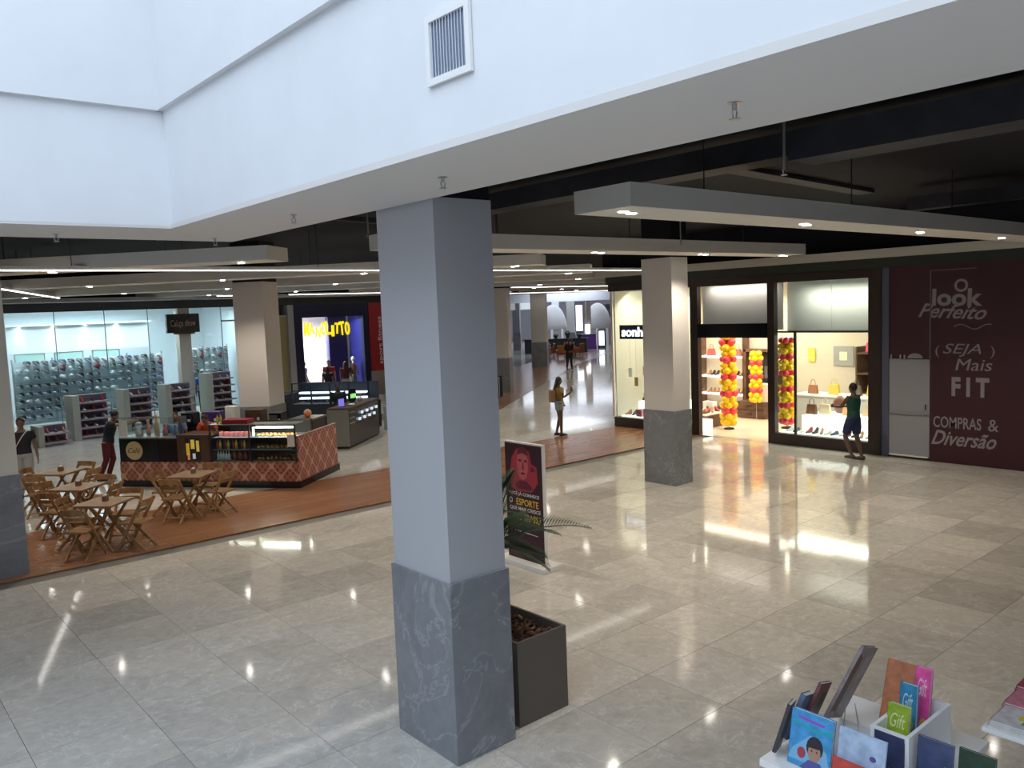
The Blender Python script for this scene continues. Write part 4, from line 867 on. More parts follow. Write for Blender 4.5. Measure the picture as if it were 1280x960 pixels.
# back counter and equipment
bc = thing('back_counter', 'black back counter of the kiosk carrying appliances', 'counter', kw(-2.3, 1.55), KZ)
box(-1.7, -.25, 0, 1.5, .20, 1.12).build('cabinet', BLACKM, bc); box(-1.72, -.27, 1.12, 1.52, .22, 1.16).build('worktop', BLACKG, bc)
eq = [(-3.55, .5, .28, 'black coffee machine at the kiosk left', BLACKG, .32), (-2.85, .42, .30, 'purple appliance on the back counter', mat('purple_plastic', (.07, .03, .17), .4), .30), (-2.35, .26, .42, 'white carton pile on the back counter', PAPER, .22), (-1.75, .4, .34, 'dark brown oven on the back counter', BROWNW, .3), (-1.2, .3, .26, 'black microwave oven on the back counter', BLACKG, .3)]
for x, w_, h_, lab, m, d_ in eq:
    t = thing('appliance', lab, 'appliance', kw(x, 1.50, 1.162), KZ); box(-w_ / 2, -d_ / 2, 0, w_ / 2, d_ / 2, h_).build('casing', m, t, bevel=.015); box(-w_ * .4, -d_ / 2 - .01, h_ * .25, w_ * .2, -d_ / 2, h_ * .8).build('front_plate', STEEL if m == BLACKG else m, t); box(w_ * .26, -d_ / 2 - .015, h_ * .3, w_ * .4, -d_ / 2, h_ * .5).build('control', PAPER, t)
for k in range(5): 
    simple('paper_cup_stack', 'stack of white cups on the coffee machine end of the back counter', 'cup', kw(-3.25 + k * .085, 1.66, 1.162), 0, MB().tube([(0, 0, 0), (0, 0, .26)], [.03, .038], 10), PAPER)['group'] = 'cup stacks on the back counter'
# second counter block behind, right of the first
rc = thing('rear_counter', 'dark brown rear counter between the two kiosks', 'counter', (9.42, 19.05, 0), KZ + .0)
box(-.35, -.30, 0, .28, .45, 1.02).build('cabinet', mat('very_dark_brown', (.045, .022, .02), .4), rc); box(-.37, -.32, 1.02, .30, .47, 1.06).build('worktop', mat('worktop_dark_grey', (.16, .15, .14), .3), rc)
for k, (x, y, r, col, lab) in enumerate(((9.40, 18.98, .085, (.75, .18, .03), 'orange red fruit on the rear counter'), (9.50, 19.17, .10, (.6, .55, .38), 'pale melon on the rear counter'))):
    t = thing('fruit', lab, 'fruit', (x, y, 1.06)); MB().ell((0, 0, r * .93), r, r, r * .95, 14, 9).build('flesh', mat('fruit%d' % k, col, .4), t, smooth=True); MB().tube([(0, 0, r * 1.8), (.01, 0, r * 2.1)], .008, 5).build('stem', DKWOOD, t)
# ------------------------------------------------------------------ second kiosk: glass fronted counter
G2 = mat('kiosk_taupe', (.27, .26, .23), .45)
k2 = thing('glass_counter', 'taupe counter with dark glass display front, right of the cafe kiosk', 'counter', (10.85, 19.53, 0), RU)
box(0, 0, .05, 2.45, .55, 1.06).build('body', mat('counter_dark', (.055, .045, .042), .25), k2); box(-.02, -.01, .06, .0, .60, 1.07).build('end_panel', G2, k2); box(.02, .02, 0, 2.43, .53, .05).build('plinth', BLACKM, k2)
box(-.03, -.03, 1.06, 2.48, .58, 1.10).build('top', BROWNW, k2); box(.0, -.012, .06, .06, 0, 1.06).build('edge_trim', BLACKM, k2)
box(.5, -.01, .55, 2.35, -.002, 1.02).build('display_pane', GLC, k2)
for z in (.95, .80, .66): box(.08, -.03, z, .42, 0, z + .03).build('side_shelf', G2, k2)
for k in range(8):
    t = simple('perfume_box', 'small bright box behind the dark display glass', 'box', tuple(Vector((10.85, 19.53, 0)) + U * (.75 + .2 * k) - V * .04 + Vector((0, 0, .68 + .16 * (k % 2)))), RU, MB().box(-.05, -.02, 0, .05, .02, .07), mat('glow_box', (.7, .8, .9), .3, emit=(.8, .9, 1), estr=.8)); t['group'] = 'bright boxes in the glass counter'
def onk2(a, b, z=1.10): return tuple(Vector((10.85, 19.53, 0)) + U * a + V * b + Vector((0, 0, z)))
t = thing('counter_monitor', 'round black display with green panel on the glass counter', 'display', onk2(1.15, .3), RU - .2)
MB().tube([(0, -.02, .22), (0, .02, .22)], .2, 20).build('round_back', BLACKG, t); box(-.12, -.035, .15, .14, -.02, .27).build('green_panel', mat('green_glow', (.3, .7, .2), .4, emit=(.35, .9, .25), estr=.8), t); box(-.06, -.06, 0, .06, .06, .03).build('foot', BLACKM, t)
t = thing('counter_tablet', 'small violet lit tablet at the left end of the glass counter', 'tablet', onk2(.3, .3), RU - .3); box(-.11, -.01, .02, .11, .01, .22).build('screen', mat('violet_glow', (.2, .2, .7), .4, emit=(.25, .25, .9), estr=.6), t); box(-.05, -.04, 0, .05, .06, .02).build('stand', BLACKM, t)
t = thing('counter_rack', 'small brass rack on the right end of the glass counter', 'rack', onk2(1.75, .3), RU)
for x in (-.15, -.05, .05, .15): MB().tube([(x, 0, 0), (x, 0, .2)], .012, 6).build('rod', mat('brass', (.5, .33, .12), .35, .8), t)
box(-.18, -.02, .18, .18, .02, .21).build('top_bar', mat('brass', (.5, .33, .12)), t)
simple('towel', 'crumpled white cloth on the glass counter', 'cloth', onk2(.62, .12), .4, MB().ell((0, 0, .03), .12, .09, .035, 10, 6), PAPER, smooth=True)
# planter right of it
t = thing('box_planter', 'taupe box planter with a dark shrub beyond the glass counter', 'planter', (13.75, 21.75, 0), RU); box(-.32, -.3, 0, .32, .3, .72).build('box', G2, t)
m_ = MB(); r_ = random.Random(9)
for k in range(70):
    a = r_.uniform(0, 2 * PI); e = r_.uniform(.2, 1.4); L_ = r_.uniform(.35, .75); d = Vector((math.cos(a) * math.cos(e), math.sin(a) * math.cos(e), math.sin(e))); p = Vector((0, 0, .7)) ; q = p + d * L_; s_ = d.cross(Vector((0, 0, 1))).normalized() * .03
    m_.bm.faces.new([m_.bm.verts.new(v) for v in (p, p + d * L_ * .5 + s_, q, p + d * L_ * .5 - s_)])
o = m_.build('foliage', mat('dark_leaf', (.02, .05, .02), .5), t); o['kind'] = 'stuff'
# third island with glowing cases
isl = thing('display_island', 'black display island with glowing white blue cases, in front of the navy shop', 'display', (12.6, 23.4, 0), RU - PI / 2)
box(-1.3, -.5, 0, 1.3, .5, .85).build('base', BLACKM, isl)
for x in (-1.25, -.62, 0, .62, 1.25): box(x - .02, -.48, .85, x + .02, -.44, 1.5).build('post', BLACKM, isl)
for z in (1.25, 1.48): box(-1.27, -.49, z, 1.27, -.44, z + .03).build('rail', BLACKM, isl)
box(-1.27, .40, .85, 1.27, .44, 1.45).build('case_back', mat('case_back_blue', (.015, .02, .035), .4), isl); 
for z in (.98, 1.15): box(-1.1, -.3, z, 1.1, -.1, z + .05).build('light_tray', mat('blue_white_glow', (.8, .9, 1), .4, emit=(.7, .85, 1), estr=1.8), isl)
for k in range(10):
    t = simple('showcase_item', 'small dark item in the glowing case', 'item', tuple(Vector((12.6, 23.4, 0)) + V * (-1.0 + .22 * k) + U * .1 + Vector((0, 0, .851))), RU, MB().tube([(0, 0, 0), (0, 0, .1 + .05 * (k % 3))], [.05, .03], 8), BLACKG); t['group'] = 'items in the glowing case'
for k, (a, b) in enumerate(((14.2, 21.2), (11.5, 25.2))):
    t = thing('low_showcase', ['low dark showcase behind the glass counter', 'low dark showcase left of the glowing island'][k], 'display', (a + (1.2 if k == 0 else 0), b + (2.6 if k == 0 else 0), 0), RU); box(-.7, -.4, 0, .7, .4, .95).build('cabinet', BLACKM, t); box(-.7, -.4, .95, .7, .4, 1.1).build('glass_top', mat('dark_glass_top', (.05, .06, .08), .1), t)
# ================================================================== BANNER, PLANTER WITH PALM
bn = thing('banner_stand', 'upright dark red banner stand with a tinted face and yellow and white words', 'banner', (7.42, 8.52, 0))
box(-.16, -.50, 0, .22, .50, .07).build('base_plate', WHITE, bn, bevel=.008)
box(-.012, -.385, .07, .05, .385, 1.735).build('core', WHITE, bn)
box(-.018, -.38, .07, -.012, .38, 1.715).build('printed_sheet', mat('banner_dark', (.045, .010, .022), .5), bn)
def bpoly(pts, m, name='print', t_=.0012, lay=0): MB().plate([(p[0] * .89, p[1]) for p in pts], (-.0185 - .0014 * lay, .38, 0), EX, EZ, t_).build(name, m, bn)
RD1 = mat('banner_red', (.42, .035, .06), .5); RD2 = mat('banner_pink', (.58, .12, .14), .5); RD3 = mat('banner_wine', (.14, .015, .04), .5)
bpoly([(.12, 1.08), (.30, 1.04), (.62, 1.06), (.76, 1.2), (.74, 1.42), (.62, 1.46), (.58, 1.62), (.44, 1.68), (.28, 1.64), (.16, 1.5), (.12, 1.3)], RD1)
bpoly([(.30, 1.30), (.34, 1.24), (.42, 1.21), (.50, 1.25), (.54, 1.34), (.55, 1.50), (.50, 1.60), (.40, 1.63), (.31, 1.58), (.28, 1.46)], RD2, 'face', lay=1)
for q in ([(.30, 1.56), (.42, 1.59), (.55, 1.56), (.54, 1.64), (.44, 1.68), (.32, 1.65)], [(.32, 1.47), (.40, 1.47), (.40, 1.50), (.32, 1.50)], [(.46, 1.47), (.53, 1.47), (.53, 1.50), (.46, 1.50)], [(.41, 1.36), (.45, 1.36), (.44, 1.46), (.42, 1.46)], [(.37, 1.29), (.48, 1.29), (.46, 1.32), (.39, 1.32)], [(.22, 1.14), (.34, 1.20), (.50, 1.20), (.64, 1.12), (.60, 1.08), (.28, 1.08)], [(.60, 1.34), (.70, 1.36), (.68, 1.40), (.62, 1.42)]): bpoly(q, RD3, 'shade', lay=2)
BW = mat('banner_white', (.8, .78, .78), .5); BY = mat('banner_yellow', (.85, .55, .06), .5)
for body, y, z, w_, h_, m in (('VOCÊ JÁ CONHECE', .06, .97, .72, .07, BW), ('O', .07, .86, .08, .08, BW), ('ESPORTE', .24, .845, .52, .095, BY), ('QUE MAIS CRESCE', .08, .76, .72, .06, BW), ('NO BRASIL?', .20, .63, .60, .10, BY)):
    text('lettering', body, (-.0205, .38 - y * .89, z), EX, EZ, w_ * .89, h_, m, bn, ext=.0006, off=.012)
bpoly([(.18, .47), (.72, .45), (.72, .458), (.18, .478)], BW, 'thin_line')
pt = thing('palm_planter', 'tall taupe box planter with bark chips behind the big column', 'planter', (4.66, 5.575, 0))
PLM = mat('planter_taupe', (.135, .115, .095), .35)
m_ = MB()
for a in ((-.29, -.38, .29, -.355), (-.29, .355, .29, .38), (-.29, -.355, -.265, .355), (.265, -.355, .29, .355)): m_.box(a[0], a[1], 0, a[2], a[3], .75)
m_.build('box', PLM, pt); box(-.265, -.355, .02, .265, .355, .66).build('soil', mat('soil', (.03, .018, .012), .9), pt)
r_ = random.Random(12); cb = MB().hexa([(-.028, -.012, 0), (.026, -.014, .002), (.03, .012, 0), (-.024, .013, .003), (-.024, -.01, .012), (.022, -.01, .013), (.024, .01, .012), (-.02, .01, .014)]).mesh('bark_chip', mat('bark', (.11, .045, .025), .8))
cb2 = cb.copy(); cb2.materials.clear(); cb2.materials.append(mat('bark_light', (.22, .11, .06), .8))
for k in range(230):
    o = link('bark_chip', cb if r_.random() < .7 else cb2, pt); o.location = (r_.uniform(-.24, .24), r_.uniform(-.33, .33), .665 + r_.uniform(0, .03)); o.rotation_euler = (r_.uniform(-.5, .5), r_.uniform(-.5, .5), r_.uniform(0, 6.28)); o.scale = (r_.uniform(.7, 1.3),) * 3
palm = thing('palm', 'dark green potted palm with feathery fronds beside the big column', 'palm', (4.50, 5.66, .70))
MB().tube([(0, 0, -.05), (.01, 0, .25), (-.01, .01, .5), (0, 0, .78)], [.045, .038, .032, .028], 10).build('trunk', mat('palm_trunk', (.06, .035, .02), .8, noise=(30, .4)), palm)
LEAF = mat('palm_leaf', (.018, .055, .022), .45)
def frond(az, el, L_, droop):
    m_ = MB(); pts = []; p = Vector((0, 0, .78)); d = Vector((math.cos(az) * math.cos(el), math.sin(az) * math.cos(el), math.sin(el))); n = 14
    for k in range(n + 1):
        pts.append(p.copy()); p = p + d * (L_ / n); d = (d + Vector((0, 0, -droop / n))).normalized()
    m_.tube(pts, [.010 - .0006 * k for k in range(n + 1)], 5)
    for k in range(3, int(n * 2.4)):
        f = k / 2.4; i = int(f); a = pts[i].lerp(pts[i + 1], f - i) if i < n else pts[n]
        dd = (pts[min(i + 1, n)] - pts[max(i - 1, 0)]).normalized(); sd = dd.cross(Vector((0, 0, 1))).normalized(); ll = .25 * math.sin(PI * min(.97, (f / n) ** .8 * .9 + .08)) + .03
        for s in (-1, 1):
            q = a + (sd * s * 1.0 + dd * .62 + Vector((0, 0, .30))).normalized() * ll + Vector((0, 0, -.03)); w_ = (q - a).cross(Vector((0, 0, 1))).normalized() * .0075; mid = a.lerp(q, .5) + Vector((0, 0, .012))
            m_.bm.faces.new([m_.bm.verts.new(v) for v in (a, mid + w_, q, mid - w_)])
    m_.build('frond', LEAF, palm)
rgt = math.atan2(-.651, .758)
for az, el, L_, dr in ((rgt + .22, .42, 1.05, .75), (rgt + .62, .35, .86, .9), (rgt - .12, .02, .62, .9), (rgt + .45, .02, .62, .8), (rgt + 1.2, .6, .9, 1.1), (rgt + 1.7, .8, .85, 1.1), (rgt + 2.3, .6, .8, 1.2), (rgt + 2.9, .5, .7, 1.3),
        (rgt + 1.0, 1.1, .85, .6), (rgt + .4, 1.28, .80, .6), (rgt + 2.0, 1.3, .8, .6), (rgt + 1.4, .1, .7, 1.0), (rgt + .9, -.1, .6, .8), (rgt + .1, .95, .5, 1.2)):
    frond(az, el, L_ * .93, dr)
# pale handrail at the lower left
t = thing('handrail', 'pale blue curved handrail at the lower left corner', 'handrail', (0.17, 1.5, 2.8)); MB().tube([(-.16, .75, .10), (-.08, .40, .10), (-.035, .05, .10), (-.01, -.3, .10), (-.02, -.7, .10)], .024, 10).build('rail', mat('rail_blue', (.25, .36, .48), .35), t, smooth=True)
# ================================================================== BOOK STANDS, LOWER RIGHT
WST = mat('stand_white', (.85, .84, .82), .4)
st = thing('book_stand', 'white book display stand at the lower right with a raised open box', 'stand', (4.27, 1.75, 0))
MB().prism([(-.46, -.60), (.20, -.60), (.20, -.06), (.53, -.06), (.53, .68), (-.46, .68)], 0, 1.04).build('cabinet', WST, st); MB().prism([(-.49, -.62), (.22, -.62), (.22, -.08), (.56, -.08), (.56, .71), (-.49, .71)], 1.04, 1.08).build('top', WST, st)
m_ = MB(); m_.box(-.20, .03, 1.08, .32, .05, 1.345); m_.box(-.20, .21, 1.08, .32, .23, 1.345); m_.box(-.20, .05, 1.08, -.18, .21, 1.345); m_.box(.30, .05, 1.08, .32, .21, 1.345); m_.box(-.18, .05, 1.08, .30, .21, 1.14)
m_.build('raised_box', WST, st)
PAGES = mat('book_pages', (.72, .70, .66), .8, noise=(60, .08))
def book(P0, P1, P3, t, col, lab, name='book', group=None, prints=(), back=None):
    """P0 lower left, P1 lower right, P3 upper left corner of the front cover"""
    P0, P1, P3 = Vector(P0), Vector(P1), Vector(P3); X = (P1 - P0); w_ = X.length; X.normalize(); Y = P3 - P0; Y = Y - X * Y.dot(X); h = Y.length; Y.normalize(); N_ = X.cross(Y)
    o = bpy.data.objects.new(name, None); C.objects.link(o); o.empty_display_size = .05; tag(o, lab, 'book', group)
    o.matrix_world = Matrix(((X.x, Y.x, N_.x, P0.x), (X.y, Y.y, N_.y, P0.y), (X.z, Y.z, N_.z, P0.z), (0, 0, 0, 1)))
    cm = mat('cover_' + lab[:40], col, .35, noise=(18, .18)); bm2 = mat('back_' + lab[:40], back, .4) if back else cm
    box(.004, .004, -t + .002, w_ - .004, h - .004, -.002).build('pages', PAGES, o); box(0, 0, -.002, w_, h, 0).build('front_cover', cm, o); box(0, 0, -t, w_, h, -t + .002).build('back_cover', bm2, o); box(0, 0, -t, .003, h, 0).build('spine', cm, o)
    for k, (kind, c, arg) in enumerate(prints):
        m = mat('ink_%d_%d_%d' % tuple(int(q * 100) for q in c), c, .4)
        if kind == 'p': MB().plate([(a * w_, b * h) for a, b in arg], (0, 0, .0003 + .0004 * k), (1, 0, 0), (0, 1, 0), .0003).build('print', m, o)
        else: text('title', kind, (arg[0] * w_, arg[1] * h, .0006 + .0004 * k), (1, 0, 0), (0, 1, 0), arg[2] * w_, arg[3] * h, m, o, ext=.0004, shear=arg[4] if len(arg) > 4 else 0)
    return o
circ = lambda cx, cy, rx, ry, n=14: [(cx + rx * math.cos(2 * PI * k / n), cy + ry * math.sin(2 * PI * k / n)) for k in range(n)]
book((3.86, 2.34, 1.083), (3.86, 2.10, 1.083), (3.92, 2.34, 1.37), .03, (.06, .30, .60), 'blue book with a dark haired boy on its cover, front of the stand', prints=(
    ('p', (.02, .36, .42), [(0, .80), (.3, .76), (.7, .74), (1, .80), (1, .72), (.6, .68), (.3, .72), (0, .74)]), ('p', (.20, .45, .68), [(.1, .3), (.5, .62), (.9, .4), (1, .1), (0, .1)]),
    ('p', (.30, .08, .45), [(.18, .86), (.5, .84), (.8, .83), (.8, .87), (.5, .885), (.18, .90)]), ('p', (.03, .025, .035), circ(.62, .42, .2, .2)), ('p', (.42, .24, .17), circ(.62, .33, .15, .17)), ('p', (.03, .025, .035), [(.46, .40), (.78, .42), (.74, .52), (.5, .52)]), ('p', (.4, .05, .07), circ(.32, .26, .1, .1)), ('p', (.1, .1, .3), [(.3, 0), (.9, 0), (.78, .18), (.5, .18)]),
    ('p', (.05, .03, .03), circ(.56, .36, .02, .02, 6)), ('p', (.05, .03, .03), circ(.68, .36, .02, .02, 6))))
book((3.87, 2.075, 1.083), (3.87, 1.825, 1.083), (3.93, 2.075, 1.36), .012, (.40, .50, .66), 'pale blue patterned book standing beside the blue one', prints=(('p', (.10, .08, .30), circ(.75, .62, .07, .05)), ('p', (.08, .07, .25), circ(.4, .34, .12, .06))))
book((3.83, 2.07, 1.083), (3.83, 1.87, 1.083), (3.845, 2.07, 1.23), .01, (.55, .07, .05), 'small red book leaning in front of the pale blue one', prints=(('p', (.25, .08, .25), [(.1, .1), (.9, .1), (.9, .5), (.1, .6)]),))
book((4.055, 1.955, 1.083), (4.055, 1.80, 1.083), (4.065, 1.955, 1.335), .008, (.045, .055, .12), 'dark navy book against the front of the raised box', prints=(('p', (.25, .3, .45), [(.2, .05), (.5, .3), (.8, .05)]),))
book((4.07, 1.75, 1.083), (4.07, 1.58, 1.083), (4.11, 1.75, 1.365), .018, (.05, .065, .15), 'navy book standing right of the raised box', prints=(('p', (.45, .55, .75), [(.55, .45), (.8, .6), (1, .45), (1, 0), (.6, 0)]),))
book((4.10, 1.565, 1.083), (4.10, 1.40, 1.083), (4.14, 1.565, 1.36), .018, (.02, .045, .025), 'dark green book, rightmost on the front row')
book((3.86, 1.815, 1.083), (3.86, 1.66, 1.083), (3.88, 1.815, 1.215), .01, (.22, .36, .30), 'low green book with pink and purple flowers', prints=(('p', (.55, .12, .3), circ(.3, .55, .14, .16)), ('p', (.12, .08, .35), circ(.65, .5, .14, .18)), ('p', (.15, .15, .5), circ(.5, .2, .2, .14))))
book((3.90, 1.655, 1.083), (3.90, 1.50, 1.083), (3.92, 1.655, 1.18), .01, (.30, .32, .22), 'low olive book beside the flowered one')
book((4.45, 2.13, 1.083 + .0), (4.45, 1.95, 1.083 + .0), (4.60, 2.13, 1.50), .012, (.50, .17, .07), 'orange brown book leaning at the back of the stand')
book((4.47, 1.945, 1.15), (4.47, 1.86, 1.15), (4.53, 1.985, 1.53), .03, (.85, .10, .35), 'pink book in the raised box, standing tallest', prints=(('Gift', (.85, .65, .7), (.2, .6, .6, .25, .3)), ('p', (.8, .5, .15), circ(.7, .2, .25, .1))))
book((4.35, 1.965, 1.15), (4.35, 1.875, 1.15), (4.385, 1.985, 1.48), .03, (.04, .24, .42), 'blue book in the raised box, in the middle', prints=(('Gift', (.6, .7, .75), (.2, .6, .6, .25, .3)), ('p', (.4, .35, .15), circ(.6, .35, .3, .1))))
book((4.20, 1.965, 1.15), (4.20, 1.85, 1.15), (4.24, 1.985, 1.42), .03, (.30, .42, .03), 'lime green book in the raised box, nearest to the front', prints=(('Gift', (.7, .75, .4), (.15, .55, .7, .28, .3)), ('p', (.7, .3, .05), [(.1, .02), (.9, .02), (.9, .16), (.1, .1)])))
def easel(loc, rz, lab):
    t = thing('book_easel', lab, 'easel', loc, rz, 'wire book easels')
    for s in (-.04, .04): MB().tube([(s, -.05, .03), (s, -.05, .002), (s, .05, .002), (s * .6, .02, .16), (s, .09, .004)], .0022, 5).build('wire', STEEL, t)
easel((4.40, 2.26, 1.083), -1.2, 'wire easel under the big leaning grey magazine'); easel((4.06, 2.34, 1.083), -1.2, 'wire easel behind the blue book'); easel((4.62, 2.05, 1.083), -1.2, 'wire easel behind the orange brown book')
book((4.26, 2.33, 1.18), (4.51, 2.37, 1.085), (4.42, 2.19, 1.60), .02, (.28, .22, .23), 'large grey and brown magazine leaning far back on a wire easel', back=(.12, .07, .05), prints=(('p', (.10, .055, .03), [(0, .1), (.35, .1), (.3, .85), (0, .9)]), ('p', (.42, .36, .38), [(.5, .55), (.9, .6), (.9, .9), (.5, .85)])))
book((4.10, 2.40, 1.13), (4.25, 2.42, 1.085), (4.20, 2.32, 1.41), .02, (.20, .07, .08), 'dark red book leaning beside the large magazine', prints=(('p', (.05, .09, .06), [(.4, .1), (1, .1), (1, .8), (.4, .8)]),))
book((3.99, 2.42, 1.12), (4.12, 2.44, 1.085), (4.09, 2.35, 1.37), .03, (.12, .17, .26), 'grey blue book leaning behind the dark red one')
book((3.84, 2.40, 1.11), (3.96, 2.44, 1.085), (3.90, 2.34, 1.38), .02, (.05, .045, .055), 'nearly black book at the left end of the stand')
s2 = thing('magazine_stand', 'white magazine stand at the right edge of the picture', 'stand', (4.95, 1.25, 0))
box(-.12, -.30, 0, .45, .18, 1.26).build('post', WST, s2); box(-.38, -.52, 1.26, .55, .37, 1.285).build('top', WST, s2, bevel=.004); box(-.42, -.50, .86, .5, .30, .885).build('lower_shelf', WST, s2)
for k, (x, y, col, lab) in enumerate(((4.60, 1.34, (.62, .58, .56), 'white magazine with yellow and green patches, left end of the pile row'), (4.86, 1.36, (.62, .22, .28), 'pink magazine behind the white one'), (5.12, 1.38, (.42, .06, .10), 'red magazine at the back of the magazine stand'))):
    for j in range(3):
        z = 1.286 + j * .013
        book((x, y + .26 - .004 * j, z + .012), (x, y - .04 - .004 * j, z + .012), (x + .23, y + .26 - .004 * j, z + .012), .012, col, lab if j == 2 else lab.split(' with ')[0].split(' behind ')[0].split(' at ')[0] + (' at the bottom of its pile' if j == 0 else ' in the middle of its pile') + ', right edge', 'magazine',
             prints=((('p', (.75, .55, .05), [(.35, .4), (.7, .5), (.7, .7), (.35, .65)]), ('p', (.15, .32, .08), [(.45, .2), (.75, .3), (.7, .42), (.45, .38)]), ('p', (.65, .2, .25), [(.65, .1), (.98, .1), (.98, .5), (.72, .4)])) if k == 0 else (('p', (.75, .5, .5), circ(.5, .5, .25, .2)), ('p', (.3, .08, .12), circ(.4, .35, .12, .1)))) if j == 2 else ())
for j, c in enumerate(((.5, .6, .7), (.7, .6, .1), (.35, .1, .08))):
    book((4.62 + .2 * j, 1.52, .90), (4.62 + .2 * j, 1.25, .90), (4.80 + .2 * j, 1.52, .905), .012, c, ('pale blue', 'yellow', 'dark red')[j] + ' magazine on the lower shelf of the magazine stand', 'magazine')
# ================================================================== PEOPLE
def remeshed(name, mb, m, vox, parent):
    bmesh.ops.recalc_face_normals(mb.bm, faces=mb.bm.faces)
    me = bpy.data.meshes.new(name + '_r'); mb.bm.to_mesh(me); mb.bm.free(); o = bpy.data.objects.new(name + '_r', me); C.objects.link(o)
    md = o.modifiers.new('r', 'REMESH'); md.mode = 'VOXEL'; md.voxel_size = vox
    sm = o.modifiers.new('s', 'SMOOTH'); sm.factor = .5; sm.iterations = 2
    me2 = bpy.data.meshes.new_from_object(o.evaluated_get(bpy.context.evaluated_depsgraph_get()))
    bpy.data.objects.remove(o); me2.name = name; me2.materials.clear(); me2.materials.append(m)
    for p in me2.polygons: p.use_smooth = True
    return link(name, me2, parent)
HAIR = mat('hair_black', (.012, .009, .008), .6); EYE = mat('eye_dark', (.02, .015, .012), .3); LIP = mat('lips', (.25, .08, .07), .5)
def skin(v): return mat('skin_%d' % int(v * 100), (v, v * .60, v * .42), .55)
JD = dict(pel=(0, 0, .95), waist=(0, 0, 1.08), chest=(0, .0, 1.27), neck=(0, -.005, 1.43), head=(0, .02, 1.58), hl=(-.085, 0, .93), kl=(-.095, .02, .50), al=(-.10, -.02, .09), hr=(.085, 0, .93), kr=(.095, .02, .50), ar=(.10, -.02, .09),
          sl=(-.175, 0, 1.395), el=(-.23, -.03, 1.12), wl=(-.24, .05, .88), sr=(.175, 0, 1.395), er=(.23, -.03, 1.12), wr=(.24, .05, .88), tl=None, tr=None)
